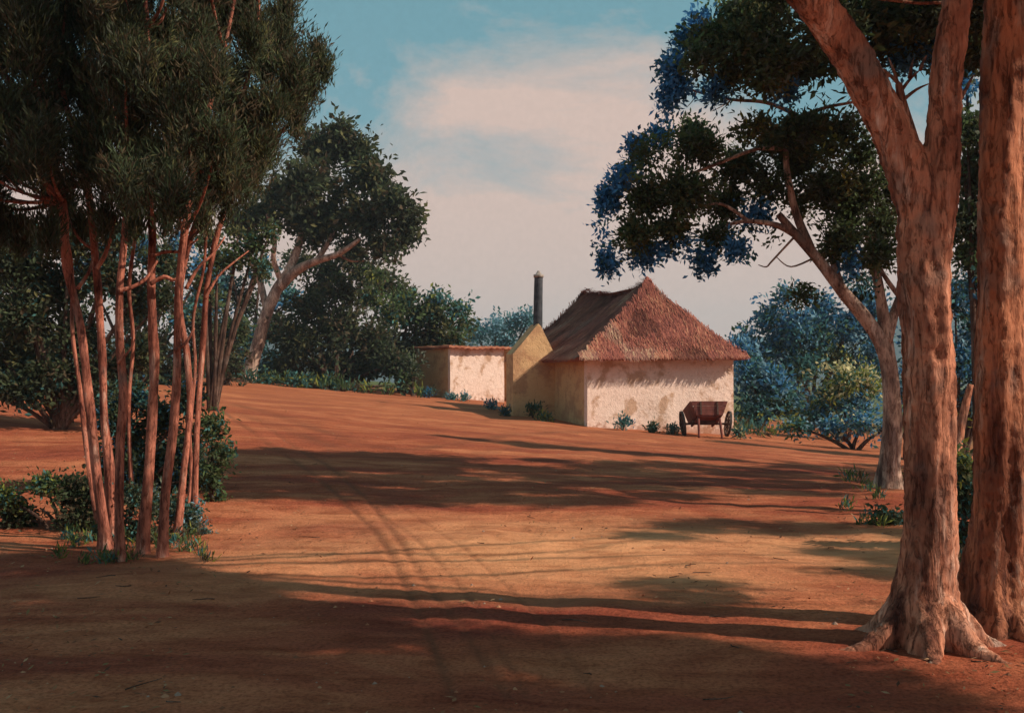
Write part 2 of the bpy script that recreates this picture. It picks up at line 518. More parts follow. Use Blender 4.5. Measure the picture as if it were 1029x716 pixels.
def wall_grid(mb, a, b, z0, ztop, thick, nrm, m=0, step=0.35, amp=0.03):
    """a wall panel between points a and b, ztop may be a function of t; with thickness"""
    L = (b - a).length; n = max(2, int(L / step)); r = 8
    V = []; F = []
    for side in (0, 1):
        for i in range(n + 1):
            t = i / n; p = a.lerp(b, t)
            zt = ztop(t) if callable(ztop) else ztop
            for k in range(r + 1):
                z = z0 + (zt - z0) * k / r
                q = Vector((p.x, p.y, z)) - nrm * (thick * side)
                if side == 0:
                    q += nrm * amp * noise.noise(q * 1.1) + nrm * 0.02 * (1 - k / r)
                V.append(q)
    per = (n + 1) * (r + 1)
    for side in (0, 1):
        for i in range(n):
            for k in range(r):
                a_ = side * per + i * (r + 1) + k
                f = (a_, a_ + r + 1, a_ + r + 2, a_ + 1)
                F.append(f if side == 0 else f[::-1])
    def q(s, i, k): return s * per + i * (r + 1) + k
    for i in range(n):
        F.append((q(0, i, r), q(0, i + 1, r), q(1, i + 1, r), q(1, i, r)))
    for k in range(r):
        F.append((q(0, 0, k), q(0, 0, k + 1), q(1, 0, k + 1), q(1, 0, k)))
        F.append((q(0, n, k), q(1, n, k), q(1, n, k + 1), q(0, n, k + 1)))
    mb.add(V, F, m)

W_E = 5.2; W_L = 6.9
ct = thing('thatched_cottage', 'whitewashed mud cottage with reddish thatched hip roof behind the wooden cart', 'cottage', (CC.x, CC.y, 0))
org = ct.location.copy()
mb = MB(); wall_grid(mb, H(-0.05, 0, 0), H(W_E + .05, 0, 0), -0.9, 2.42, 0.25, Fv, amp=0.04)
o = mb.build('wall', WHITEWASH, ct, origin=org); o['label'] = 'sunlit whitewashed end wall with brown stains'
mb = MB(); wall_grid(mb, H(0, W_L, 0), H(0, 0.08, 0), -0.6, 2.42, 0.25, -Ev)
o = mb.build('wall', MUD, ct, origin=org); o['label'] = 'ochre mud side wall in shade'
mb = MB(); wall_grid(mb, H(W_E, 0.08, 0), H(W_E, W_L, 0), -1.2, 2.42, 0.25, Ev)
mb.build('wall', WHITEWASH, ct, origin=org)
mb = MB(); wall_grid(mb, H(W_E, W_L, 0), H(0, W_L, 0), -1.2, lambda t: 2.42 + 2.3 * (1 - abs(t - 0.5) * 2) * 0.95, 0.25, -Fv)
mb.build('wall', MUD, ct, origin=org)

# thatch
OV = 0.55
def roof_pts():
    ez = 2.28
    r0 = H(W_E * 0.5 + 0.25, 1.6, 4.93); r1 = H(W_E * 0.5 - 0.1, W_L - 0.15, 4.86)
    a = H(-OV, -OV, ez - 0.02); b = H(W_E + 0.30, -OV, ez + 0.05); c = H(W_E + OV, W_L + OV, ez); d = H(-OV, W_L + OV * 0.7, ez)
    return a, b, c, d, r0, r1
ra, rb, rc, rd, r0, r1 = roof_pts()
def ridge_sag(q, v):
    t = max(0.0, min(1.0, (q - r0).dot(r1 - r0) / (r1 - r0).length_squared))
    return v * v * (0.26 * math.sin(math.pi * min(1, t * 1.25)) ** 1.0 if t < .8 else 0.0) + v * 0.09 * noise.noise(q * 1.2)
def facet_grid(mb, p00, p10, p01, p11, nu, nv, nrm, thick=0.2, amp=0.10):
    V = []; F = []
    for side in (0, 1):
        for j in range(nv + 1):
            v = j / nv
            for i in range(nu + 1):
                u = i / nu
                q = p00.lerp(p10, u).lerp(p01.lerp(p11, u), v)
                fall = 1 if 0 < j else 0.6
                if side == 0:
                    edge = min(u, 1 - u, 1 - v) * 6
                    q = q + nrm * (amp * noise.noise(q * 0.9) * min(1, edge) + 0.03 * noise.noise(q * 3.5) * fall)
                    if j == 0: q += Vector((0, 0, 0.06 * noise.noise(q * 2.4)))
                    sag = math.sin(math.pi * v) * 0.10 + ridge_sag(q, v)
                    q -= Vector((0, 0, sag))
                else: q = q - nrm * thick * (1 if j else 0.8)
                V.append(q)
    per = (nu + 1) * (nv + 1)
    def I(s, i, j): return s * per + j * (nu + 1) + i
    for s in (0, 1):
        for j in range(nv):
            for i in range(nu):
                f = (I(s, i, j), I(s, i + 1, j), I(s, i + 1, j + 1), I(s, i, j + 1))
                F.append(f if s == 0 else f[::-1])
    for i in range(nu): F.append((I(0, i, 0), I(1, i, 0), I(1, i + 1, 0), I(0, i + 1, 0)))
    mb.add(V, F)
THATCH = simple_material('thatch_base', (0.13, 0.045, 0.032), (0.27, 0.105, 0.065), 3.0, 0.95, 1, 0.8, 0.06)
mb = MB()
facets = [(ra, rb, r0, r0), (rb, rc, r0, r1), (rc, rd, r1, r1), (rd, ra, r1, r0)]
fn = []
for (p00, p10, p01, p11) in facets:
    nrm = (p10 - p00).cross(p01 - p00).normalized()
    if nrm.z < 0: nrm = -nrm
    fn.append(nrm)
    facet_grid(mb, p00, p10, p01, p11, 26, 14, nrm)
roof = mb.build('roof', THATCH, ct, smooth=False, origin=org)
# loose straw over the thatch
Vs = []; Ts = []
SC = [(0.36, 0.125, 0.085), (0.30, 0.095, 0.068), (0.42, 0.17, 0.105), (0.20, 0.062, 0.05), (0.48, 0.23, 0.14), (0.15, 0.05, 0.042)]
for (p00, p10, p01, p11), nrm in zip(facets, fn):
    down = Vector((0, 0, -1)); down = (down - nrm * down.dot(nrm)).normalized()
    side = nrm.cross(down).normalized()
    for k in range(5200):
        u = random.random(); v = 1 - math.sqrt(random.random()) if p01 == p11 else random.random()
        if k % 7 == 0: v = random.random() * 0.03
        if k % 23 == 0: v = 0.93 + 0.07 * random.random()
        q = p00.lerp(p10, u).lerp(p01.lerp(p11, u), v)
        edge = min(u, 1 - u, 1 - v) * 6
        q = q + nrm * (0.10 * noise.noise(q * 0.9) * min(1, max(edge, 0)) + 0.035) - Vector((0, 0, math.sin(math.pi * v) * 0.10 + ridge_sag(q, v)))
        L = random.uniform(0.18, 0.45); w = random.uniform(0.012, 0.034)
        d = (down + side * random.gauss(0, 0.22) + nrm * random.uniform(-0.02, 0.16)).normalized()
        s = d.cross(nrm).normalized()
        q0 = q - d * L * 0.5; q1 = q + d * L * 0.5
        Vs += [q0 - s * w * .5, q0 + s * w * .5, q1 + s * w * .25, q1 - s * w * .25]
        cv = 0.5 + 0.9 * noise.noise(q * 0.8)
        c = SC[random.choice([0, 0, 2, 4] if cv + random.gauss(0, .25) > 0.55 else [0, 1, 1, 3, 5, 3])]
        w_ = noise.noise(q * 1.05 + Vector((3, 1, 0)))
        if w_ > .30: c = tuple(x * .5 for x in c)
        elif w_ < -.30: c = (c[0] * 1.05, c[1] * 1.45, c[2] * 1.5)
        Ts += [c] * 4
# ridge twist and tuft
for k in range(1300):
    t = random.random(); q = r0.lerp(r1, t); q = q + Vector((0, 0, 0.02 - ridge_sag(q, 1.0) + 0.16 * max(0, noise.noise(Vector((t * 9, 1, 2)))) + (0.12 if t > 0.9 else 0)))
    d = (Ev * random.choice((-1, 1)) * random.uniform(0.4, 1) + Vector((0, 0, random.uniform(-0.7, 0.25))) + Fv * random.gauss(0, .5)).normalized()
    s = d.cross(Vector((0, 0, 1))).normalized(); L = random.uniform(.15, .35); w = .025
    Vs += [q - s * w * .5, q + s * w * .5, q + d * L + s * w * .3, q + d * L - s * w * .3]
    Ts += [SC[random.choice([1, 3, 5])]] * 4
link_mesh('straw', np.array([tuple(v) for v in Vs]), np.arange(len(Vs)).reshape(-1, 4), STRAW, roof, tint=np.array(Ts), origin=org)

# hearth gable and stove pipe on the shaded side
mb = MB()
hl0, hl1, hp = 3.15, 3.95, 1.55
zt = lambda t: 2.45 + (3.55 - 2.45) * (1 - abs(t - 0.62) / (0.62 if t < 0.62 else 0.38))
wall_grid(mb, H(-hp, hl0, 0), H(-0.0, hl0, 0), -0.5, zt, hl1 - hl0, Fv, step=0.10, amp=0.04)
mb.build('hearth', MUD, ct, origin=org)
mb = MB()
pc = H(-0.52, hl0 + 0.36, 0)
mb.tube([pc + Vector((0, 0, 3.0)), pc + Vector((0.01, 0, 4.2)), pc + Vector((0.03, 0, 5.2))], [0.17, 0.16, 0.15], 14, 5)
ch = mb.build('chimney', PIPE, ct, smooth=True, origin=org)
mb = MB()
mb.tube([pc + Vector((0.03, 0, 5.16)), pc + Vector((0.03, 0, 5.26)), pc + Vector((0.03, 0, 5.27)), pc + Vector((0.03, 0, 5.40))], [0.18, 0.19, 0.12, 0.04], 12, 2)
mb.build('chimney_cap', CAPM, ch, smooth=True, origin=org)

# low flat-roofed outbuilding to the left
an = thing('outbuilding', 'small flat-roofed mud outbuilding with a pale sunlit front, left of the thatched cottage', 'outbuilding', P(453, 402, 44))
ao = an.location.copy()
A0 = Vector((P(453, 402, 44).x, 44, 0))
ae = Vector((0.89, 0.456, 0)); af = Vector((0.456, -0.89, 0))
A1 = A0 + ae * 2.6; A2 = A1 - af * 4.7; A3 = A0 - af * 4.7
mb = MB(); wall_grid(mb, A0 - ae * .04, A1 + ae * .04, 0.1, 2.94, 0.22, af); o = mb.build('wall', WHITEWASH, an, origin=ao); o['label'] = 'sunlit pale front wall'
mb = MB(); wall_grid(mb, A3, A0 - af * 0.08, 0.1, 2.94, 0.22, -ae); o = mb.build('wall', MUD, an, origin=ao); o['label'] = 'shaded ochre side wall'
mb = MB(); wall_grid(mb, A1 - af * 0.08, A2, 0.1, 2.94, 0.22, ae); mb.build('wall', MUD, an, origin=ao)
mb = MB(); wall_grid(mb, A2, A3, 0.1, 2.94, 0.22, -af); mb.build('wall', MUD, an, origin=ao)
# rough link wall to the cottage
B0 = Vector((-0.70, 47.4, 0)); B1 = Vector((1.05, 45.9, 0))
bn = Vector((-(B1 - B0).y, (B1 - B0).x, 0)).normalized()
if bn.y > 0: bn = -bn
mb = MB(); wall_grid(mb, B0, B1, 0.0, 2.95, 0.5, bn, step=.2); o = mb.build('link_wall', MUD, an, origin=ao)
# roof slab of old sheets, slightly wavy, overhanging
mb = MB()
c0 = A0 - ae * 0.22 + af * 0.32; c1 = A1 + ae * 0.65 + af * 0.30; c2 = A2 + ae * 0.65 - af * 0.2; c3 = A3 - ae * 0.22 - af * 0.2
nu, nv = 40, 6; V = []; F = []
for s_ in (0, 1):
    for j in range(nv + 1):
        for i in range(nu + 1):
            q = c0.lerp(c1, i / nu).lerp(c3.lerp(c2, i / nu), j / nv)
            z = 3.04 + 0.05 * (j / nv) + 0.025 * math.sin(i * 1.9) + 0.05 * noise.noise(q * 0.9) - 0.03 * (i / nu) - s_ * 0.09
            V.append(Vector((q.x, q.y, z)))
per = (nu + 1) * (nv + 1)
for s_ in (0, 1):
    for j in range(nv):
        for i in range(nu):
            a = s_ * per + j * (nu + 1) + i; f = (a, a + 1, a + nu + 2, a + nu + 1); F.append(f if s_ == 0 else f[::-1])
for i in range(nu):
    F.append((i, per + i, per + i + 1, i + 1)); a = nv * (nu + 1) + i; F.append((a, a + 1, per + a + 1, per + a))
for j in range(nv):
    a = j * (nu + 1); F.append((a, a + nu + 1, per + a + nu + 1, per + a)); a += nu; F.append((a, per + a, per + a + nu + 1, a + nu + 1))
mb.add(V, F); mb.build('roof', RUST, an, origin=ao)

# ------------------------------------------------------------------ cart
cp = G(711, 439)
cart = thing('wooden_cart', 'dark red two-wheeled wooden cart parked before the whitewashed wall', 'cart', cp)
co = cart.location.copy()
cz = cp.z
import mathutils
tilt = mathutils.Matrix.Rotation(math.radians(-14), 3, 'X')
cb = cp + Vector((0, 0.35, 0.0))
def Rl(v): return cb + Vector((0, 0, 0.52)) + tilt @ Vector(v)
mb = MB()
# tub: floor, two flared sides, back board and planks, open at the top
mb.box(Rl((0, 0, 0)), (0.78, 1.3, 0.05), tilt)
for s in (-1, 1):
    R2 = tilt @ mathutils.Matrix.Rotation(math.radians(24 * s), 3, 'Y')
    for k in range(3):
        mb.box(Rl((s * (0.43 + 0.058 * k), 0, 0.09 + 0.15 * k)), (0.035, 1.34, 0.155), R2)
for s in (-1, 1):
    for k in range(3):
        mb.box(Rl((0, s * 0.665, 0.09 + 0.15 * k)), (0.84 + 0.12 * k, 0.035, 0.14), tilt)
body = mb.build('body', WOOD_RED, cart, origin=co)
for s in (-1, 1):
    mb = MB(); mb.box(Rl((s * 0.26, -0.70, 0.23)), (0.05, 0.04, 0.42), tilt)
    mb.build('batten', WOOD_DARK, body, origin=co)
for s in (-1, 1):
    mb = MB()
    a = Rl((s * 0.33, 0.6, -0.07)); b_ = Rl((s * 0.33, -0.60, -0.07)); c_ = Vector((cp.x + s * 0.36, cp.y - 0.50, gz(cp.x + s * .36, cp.y - .5) - 0.02))
    mb.tube([a, a.lerp(b_, .5), b_], [0.04, 0.04, 0.04], 8, 5); mb.tube([b_ + Vector((0, .04, .02)), b_.lerp(c_, .5), c_], [0.045, 0.04, 0.035], 8, 3)
    mb.build('shaft', WOOD_RED, cart, smooth=True, origin=co)
mb = MB(); wz = cz + 0.40
mb.tube([(cb.x - .82, cb.y, wz), (cb.x + .82, cb.y, wz)], [0.035, 0.035], 8, 1)
mb.box((cb.x, cb.y, wz + 0.07), (0.8, 0.14, 0.12))
mb.build('axle', WOOD_DARK, cart, origin=co)
for s in (-1, 1):
    wx = cb.x + s * 0.72; R_ = 0.41
    cam = mathutils.Matrix.Rotation(math.radians(7 * s), 3, 'Y')
    def wp(x, a, r): return Vector((wx, cb.y, wz)) + cam @ Vector((x, r * math.cos(a), r * math.sin(a)))
    def ring(mb, r0_, r1_, hw):
        n = 36; V = []; F = []
        for k in range(n):
            a = 2 * math.pi * k / n
            V += [wp(-hw, a, r0_), wp(hw, a, r0_), wp(hw, a, r1_), wp(-hw, a, r1_)]
        for k in range(n):
            for i in range(4):
                p_ = k * 4 + i; q_ = k * 4 + (i + 1) % 4; k2 = ((k + 1) % n) * 4
                F.append((p_, q_, k2 + (i + 1) % 4, k2 + i))
        mb.add(V, F)
    mb = MB(); ring(mb, R_ - 0.06, R_ - 0.012, 0.03)
    for k in range(10):
        a = 2 * math.pi * k / 10
        mb.tube([wp(0, a, 0.07), wp(0, a, R_ - .05)], [0.018, 0.014], 6, 1)
    w = mb.build('wheel', WOOD_DARK, cart, origin=co)
    mb = MB(); ring(mb, R_ - 0.012, R_, 0.034); mb.build('tyre', IRON, w, origin=co)
    mb = MB(); mb.tube([wp(-.1, 0, 0), wp(.1, 0, 0)], [0.08, 0.06], 12, 2); mb.build('hub', WOOD_DARK, w, origin=co)

# ------------------------------------------------------------------ left grove
TH = [  # photo pixels from ground to crown, depth, radius (m), lean of hidden part
    ([(106, 545), (98, 480), (91, 430), (85, 380), (76, 320), (64, 262), (58, 200), (30, 100), (10, 20)], 9.3, 0.058,
     'reddish slender trunk leaning left, leftmost of the left grove'),
    ([(112, 552), (110, 480), (104, 420), (101, 370), (97, 320), (93, 250), (90, 180), (72, 80), (62, -20)], 9.7, 0.056,
     'second slender red trunk from the left in the left grove, bowed towards its neighbour'),
    ([(121, 575), (120, 510), (119, 450), (122, 400), (117, 340), (118, 290), (121, 235), (115, 150), (110, 0)], 8.6, 0.050,
     'nearest slender tree of the left grove, third from the left, its foot lowest'),
    ([(143, 562), (147, 500), (151, 430), (153, 370), (149, 300), (151, 225), (150, 150), (160, 40), (158, -40)], 9.0, 0.058,
     'straightest bright red trunk at the middle of the left grove'),
    ([(163, 566), (166, 500), (173, 430), (176, 370), (176, 300), (184, 230), (195, 150), (215, 40), (225, -40)], 8.8, 0.052,
     'slender red trunk right of the straight middle one, slanting to the right as it climbs'),
    ([(178, 545), (184, 480), (190, 410), (186, 355), (178, 300), (190, 240), (225, 160), (262, 70), (272, 10)], 10.0, 0.045,
     'thin kinked red trunk, second from the right in the left grove'),
    ([(195, 530), (196, 480), (198, 410), (203, 340), (207, 280), (225, 210), (262, 150), (300, 100), (308, 60)], 10.4, 0.042,
     'rightmost thin trunk of the left grove, dark above and bending right into the crown'),
    ([(101, 540), (92, 490), (84, 440), (78, 390), (69, 330), (70, 270), (64, 210), (45, 110), (30, 20)], 9.9, 0.030,
     'pale thin stem close against the left side of the leftmost trunk in the grove'),
    ([(128, 545), (132, 500), (129, 450), (128, 400), (131, 340), (128, 290), (132, 240), (140, 150), (142, 40)], 10.6, 0.030,
     'thin stem standing behind, between the third trunk and the straight middle one'),
    ([(187, 538), (192, 480), (190, 430), (195, 370), (192, 320), (203, 270), (212, 225), (235, 150), (250, 70)], 10.9, 0.026,
     'thinnest stem at the right of the grove, behind the kinked trunk'),
]
groves = []
for i, (pix, d, r, lab) in enumerate(TH):
    pts = [P(a, b, d) for a, b in pix]
    # forward/back sway so that the grove has depth
    sway = [0, 0, .03, .05, .08, .05, .1 * (-1) ** i, .3 * (-1) ** i, .45 * (-1) ** i]
    for p, s in zip(pts, sway): p.y += s
    pts[0].z = gz(pts[0].x, pts[0].y) + 0.0
    pts.insert(0, pts[0] - Vector((0, 0, 0.12)))
    t = thing('slender_tree', lab, 'tree', (pts[1].x, pts[1].y, pts[1].z), 'red-stemmed trees of the left grove')
    org = t.location.copy()
    mb = MB()
    r *= .70
    rad = [r * 1.45, r * 1.3, r * 1.08, r, r * .97, r * .92, r * .86, r * .78, r * .55, r * .3]
    mb.tube(pts, rad, 14, 7, rough=0.34, flare=(pts[1].z, 0.5, 0.16, 3, i), seed=i * 3.3)
    mb.build('trunk', BARK_THIN, t, smooth=True, origin=org)
    groves.append(dict(t=t, org=org, pts=pts, fol=Foliage(), br=MB(), r=r, i=i, d=d))
# stubs and cross branches
def grove_branch(k, pix, dz, r0_, r1_):
    g = groves[k]; pts = [P(a, b, g['d'] + dz * j) for j, (a, b) in enumerate(pix)]
    mb = MB(); mb.tube(pts, list(np.linspace(r0_, r1_, len(pts))), 8, 5, rough=.2)
    mb.build('branch', BARK_THIN, g['t'], smooth=True, origin=g['org'])
grove_branch(2, [(119, 292), (133, 288), (147, 279), (158, 262)], .05, .022, .010)
grove_branch(3, [(151, 285), (165, 278), (176, 281), (188, 268)], .0, .022, .012)
grove_branch(3, [(150, 258), (166, 253), (182, 252), (199, 240)], .05, .02, .008)
grove_branch(1, [(97, 270), (106, 255), (112, 235), (116, 215)], .02, .024, .015)
grove_branch(0, [(78, 290), (90, 272), (94, 256)], .1, .02, .01)
grove_branch(4, [(176, 352), (186, 345), (195, 330)], .1, .018, .008)
grove_branch(5, [(187, 290), (200, 268), (214, 255), (226, 238)], .1, .02, .008)
grove_branch(6, [(206, 300), (219, 278), (233, 265), (250, 252)], .1, .018, .006)
grove_branch(2, [(118, 365), (130, 352), (136, 340)], .02, .014, .005)
tops = [(30, 0), (68, 1), (112, 2), (155, 3), (200, 4), (243, 5), (290, 6)]
CAS = [(DK, 5), (DG, 4), (BR, 4.0), (OL, 1.6), (GY, .5)]
def lower_edge(px): return 232 if px < 200 else 232 - (px - 200) * 0.75
for px in range(-55, 305, 23):
    for py in range(-110, 240, 36):
        qx = px + random.uniform(-9, 9); qy = py + random.uniform(-12, 12)
        if qy > lower_edge(qx) - 22: continue
        if qx > 262 and qy < 5: continue
        if qx > 285 and qy > 120: continue
        k = min(tops, key=lambda t: abs(t[0] - qx))[1]
        g = groves[k]
        for _ in range(2):
            d = g['d'] + random.uniform(-1.1, 1.1)
            c = P(qx * (1), qy, d)
            g['fol'].clump(c, (0.22, 0.30, 0.32), 95, 14, 0.075, 0.012, CAS, spread=0.11, up=0.45, mode='spray', gap=0.08, gscale=1.6, shell=.05)
        # twig from trunk to the plume
        if random.random() < 0.8:
            tp = min(g['pts'][4:], key=lambda p: (p - c).length + max(0, p.z - c.z) * 1.5)
            mid = tp.lerp(c, .5) + Vector((0, 0, -.08)); 
            tb = MB()
            tb.tube([tp, mid, c + Vector((0, 0, .1))], [.022, .013, .004], 6, 4, rough=.1)
            tb.build('branch', BARK_THIN if g['i'] < 5 else BARK_DARK, g['t'], smooth=True, origin=g['org'])
# ragged plumes along the right outline and the underside
for (px, py, k, s) in [(318, 62, 6, .8), (312, 88, 6, 1), (300, 108, 6, 1), (283, 25, 6, 1), (288, 60, 6, 1), (298, 128, 6, .8), (290, 8, 6, .7), (238, 8, 5, 1), (252, -15, 5, 1),
                       (326, 74, 6, .5), (270, 150, 6, 1), (258, 172, 5, 1), (245, 190, 5, .9), (225, 206, 5, .8), (205, 218, 4, .8), (48, 238, 0, .9), (20, 240, 0, 1), (82, 232, 1, .7), (135, 226, 3, .7), (-5, 235, 0, 1), (168, 224, 4, .7), (104, 226, 2, .8)]:
    g = groves[k]; c = P(px, py, g['d'] + random.uniform(-.3, .3))
    g['fol'].clump(c, (0.13 * s, 0.22 * s, 0.26 * s), int(100 * s), 13, 0.08, 0.012, CAS, spread=0.12, up=.9, mode='spray', shell=.1)
for g in groves:
    g['fol'].build('crown', g['t'], g['org'])
    if g['br'].V: g['br'].build('branch', BARK_THIN if g['i'] < 5 else BARK_DARK, g['t'], smooth=True, origin=g['org'])

# ------------------------------------------------------------------ big trees at right
RT = [(DK, 4), (DG, 4), (OL, 1), (MG, 1)]
def branch_to(mb, a, b, r0_, r1_=0.01, sag=0.0, segs=8):
    a = Vector(a); b = Vector(b)
    m1 = a.lerp(b, .35) + Vector((random.uniform(-.1, .1), random.uniform(-.1, .1), -sag + random.uniform(-.06, .1))) * (b - a).length * .5
    m2 = a.lerp(b, .7) + Vector((random.uniform(-.1, .1), random.uniform(-.1, .1), random.uniform(-.1, .1))) * (b - a).length * .5
    mb.tube([a, m1, m2, b], [r0_, r0_ * .75 + r1_ * .25, r0_ * .4 + r1_ * .6, r1_], segs, 5, rough=.15)

ft = thing('forked_tree', 'massive red-barked tree forking in two beside the right edge, its foot spreading into roots', 'tree', G(928, 648))
fo = ft.location.copy(); fd = fo.y
mb = MB()
pp = [(928, 668), (929, 640), (931, 590), (935, 520), (936, 440), (933, 360), (930, 290), (930, 230), (930, 190)]
pts = [P(a, b, fd) for a, b in pp]
rr = [.175, .17, .155, .142, .138, .138, .145, .155, .10]
mb.tube(pts, rr, 48, 8, rough=.20, flare=(fo.z, .75, .28, 4, 1.0), seed=4.0)
# roots
for ang, L, r in ((200, .75, .085), (255, .6, .08), (300, .7, .09), (350, .6, .08), (60, .5, .07), (135, .6, .07)):
    a = math.radians(ang); dv = Vector((math.cos(a), math.sin(a), 0))
    mb.tube([fo + dv * .08 + Vector((0, 0, .26)), fo + dv * .25 + Vector((0, 0, .09)), fo + dv * (L * .65) + Vector((0, 0, .0)), fo + dv * L * 1.35 + Vector((0, 0, -.10))], [r * 1.4, r * 1.05, r * .6, r * .25], 14, 6, rough=.25, seed=ang)
lp = [P(932, 245, fd), P(920, 195, fd), P(900, 140, fd), P(876, 92, fd), P(845, 40, fd), P(808, -10, fd - .05), P(770, -60, fd - .1), P(735, -130, fd - .3), P(720, -210, fd - .5)]
mb.tube(lp, [.125, .135, .120, .115, .114, .112, .10, .085, .07], 36, 8, rough=.22, seed=8)
rp = [P(936, 250, fd), P(944, 195, fd), P(947, 140, fd), P(951, 80, fd), P(959, 20, fd), P(968, -40, fd), P(985, -110, fd - .1), P(1010, -200, fd - .3)]
mb.tube(rp, [.11, .115, .098, .092, .090, .088, .08, .065], 36, 8, rough=.22, seed=12)
def fuse(o, vox, it=4):
    m = o.modifiers.new('fuse', 'REMESH'); m.mode = 'VOXEL'; m.voxel_size = vox; m.use_smooth_shade = True
    m = o.modifiers.new('soft', 'SMOOTH'); m.factor = 0.6; m.iterations = it
    tx = bpy.data.textures.new('bark', 'CLOUDS'); tx.noise_scale = 0.06; tx.noise_depth = 3
    m = o.modifiers.new('bark', 'DISPLACE'); m.texture = tx; m.strength = 0.030; m.mid_level = 0.5; m.texture_coords = 'LOCAL'
fuse(mb.build('trunk', BARK_RED, ft, smooth=True, origin=fo), .016, 8)
mb = MB()   # dead snag in the fork
dd = fd + .12
mb.tube([P(926, 175, dd), P(917, 140, dd), P(908, 108, dd), P(903, 84, dd)], [.036, .034, .028, .020], 10, 5, rough=.3)
for a, b in (((903, 84), (880, 66)), ((904, 90), (893, 58)), ((905, 92), (925, 70)), ((908, 100), (934, 84)), ((880, 66), (866, 62)), ((893, 76), (872, 84)), ((925, 70), (931, 56)), ((914, 78), (918, 58))):
    mb.tube([P(*a, dd), P((a[0] + b[0]) / 2, (a[1] + b[1]) / 2 - 2, dd + .05), P(*b, dd + .1)], [.013, .009, .003], 7, 3)
mb.tube([P(954, 120, fd), P(966, 98, fd), P(978, 76, fd + .2)], [.022, .013, .006], 8, 4)
mb.build('dead_branch', BARK_RED, ft, smooth=True, origin=fo)
ffol = Foliage(); fbr = MB()
def shade_clump(fol, br, px, py, h, r, src, tw=70, pal=RT, L=.10, per=14):
    c = sh(px, py, h) if py is not None else px
    c = c + Vector((random.uniform(-.15, .15), random.uniform(-.1, .1), random.uniform(-.2, .2)))
    fol.clump(c, (r[0], r[1], r[2]), tw, per, L, L * .42, pal, spread=.20, gap=.28, gscale=1.7, shell=.15)
    if src is not None: branch_to(br, src, c, .035, .008)
    return c
def shg(gx, gy, h):
    z = gz(gx, gy)
    return Vector((gx + h * COT * SUN_H.x, gy + h * COT * SUN_H.y, h + z))
def shade_field(fol, br, x0, x1, y0, y1, step, ok, hmin, hmax, r, srcs, tw, L, per, pal=RT, skip=.06, gap=.14):
    y = y0
    while y < y1:
        x = x0
        while x < x1:
            gx = x + random.uniform(-.3, .3) * step; gy = y + random.uniform(-.3, .3) * step
            x += step
            if not ok(gx, gy) or random.random() < skip: continue
            c = shg(gx, gy, random.uniform(hmin, hmax))
            fol.clump(c, r, tw, per, L, L * .42, pal, spread=.2, gap=gap, gscale=1.5, shell=.1)
            if random.random() < .2: branch_to(br, random.choice(srcs), c, .035, .008)
        y += step
def fg_edge(gx):     # far edge of the foreground shade
    return float(np.interp(gx, [-6, -4, -2.6, -1.6, -.8, 0, 1, 2.2, 2.6], [9.4, 9.3, 8.5, 7.3, 6.5, 6.1, 5.9, 5.5, 5.2])) + .25 * noise.noise(Vector((gx * 1.3, 4, 4)))
shade_field(ffol, fbr, -6.4, -1.6, 3.6, 9.6, .48, lambda gx, gy: gy < fg_edge(gx), 5.2, 6.4, (.46, .40, .30), [lp[-1], rp[-1]], 80, .10, 13)
ffol.build('crown', ft, fo); fbr.build('branch', BARK_RED, ft, smooth=True, origin=fo)

st = thing('straight_tree', 'tall straight red and grey barked trunk at the right edge, right of the forked tree', 'tree', G(1003, 632))
so = st.location.copy(); sd = so.y
mb = MB()
pp = [(1003, 650), (1003, 620), (1004, 560), (1006, 470), (1005, 380), (1005, 290), (1006, 200), (1008, 110), (1010, 20), (1012, -70), (1016, -180)]
spts = [P(a, b, sd) for a, b in pp]
mb.tube(spts, [.185, .175, .16, .15, .145, .14, .14, .135, .13, .12, .10], 40, 7, rough=.2, flare=(so.z, .9, .28, 4, 0.3), seed=21)
for ang, L, r in ((215, .6, .075), (275, .65, .08), (330, .7, .08), (150, .4, .06)):
    a = math.radians(ang); dv = Vector((math.cos(a), math.sin(a), 0))
    mb.tube([so + dv * .08 + Vector((0, 0, .24)), so + dv * .22 + Vector((0, 0, .08)), so + dv * (L * .65), so + dv * L * 1.35 + Vector((0, 0, -.10))], [r * 1.4, r * 1.05, r * .6, r * .25], 14, 6, rough=.25, seed=ang)
fuse(mb.build('trunk', BARK_RED2, st, smooth=True, origin=so), .016, 6)
sfol = Foliage(); sbr = MB()
def fingers(gx, gy):
    return noise.noise(Vector((gx * .45, gy * 1.3, 7.7))) > 0.02 - max(0, gx - 2.2) * .22 and gx > 1.0 + (gy - 7.4) * .12
shade_field(sfol, sbr, 0.8, 4.6, 7.1, 11.4, .55, fingers, 5.0, 6.0, (.42, .26, .26), [spts[-1]], 60, .10, 12)
sfol.build('crown', st, so); sbr.build('branch', BARK_RED2, st, smooth=True, origin=so)

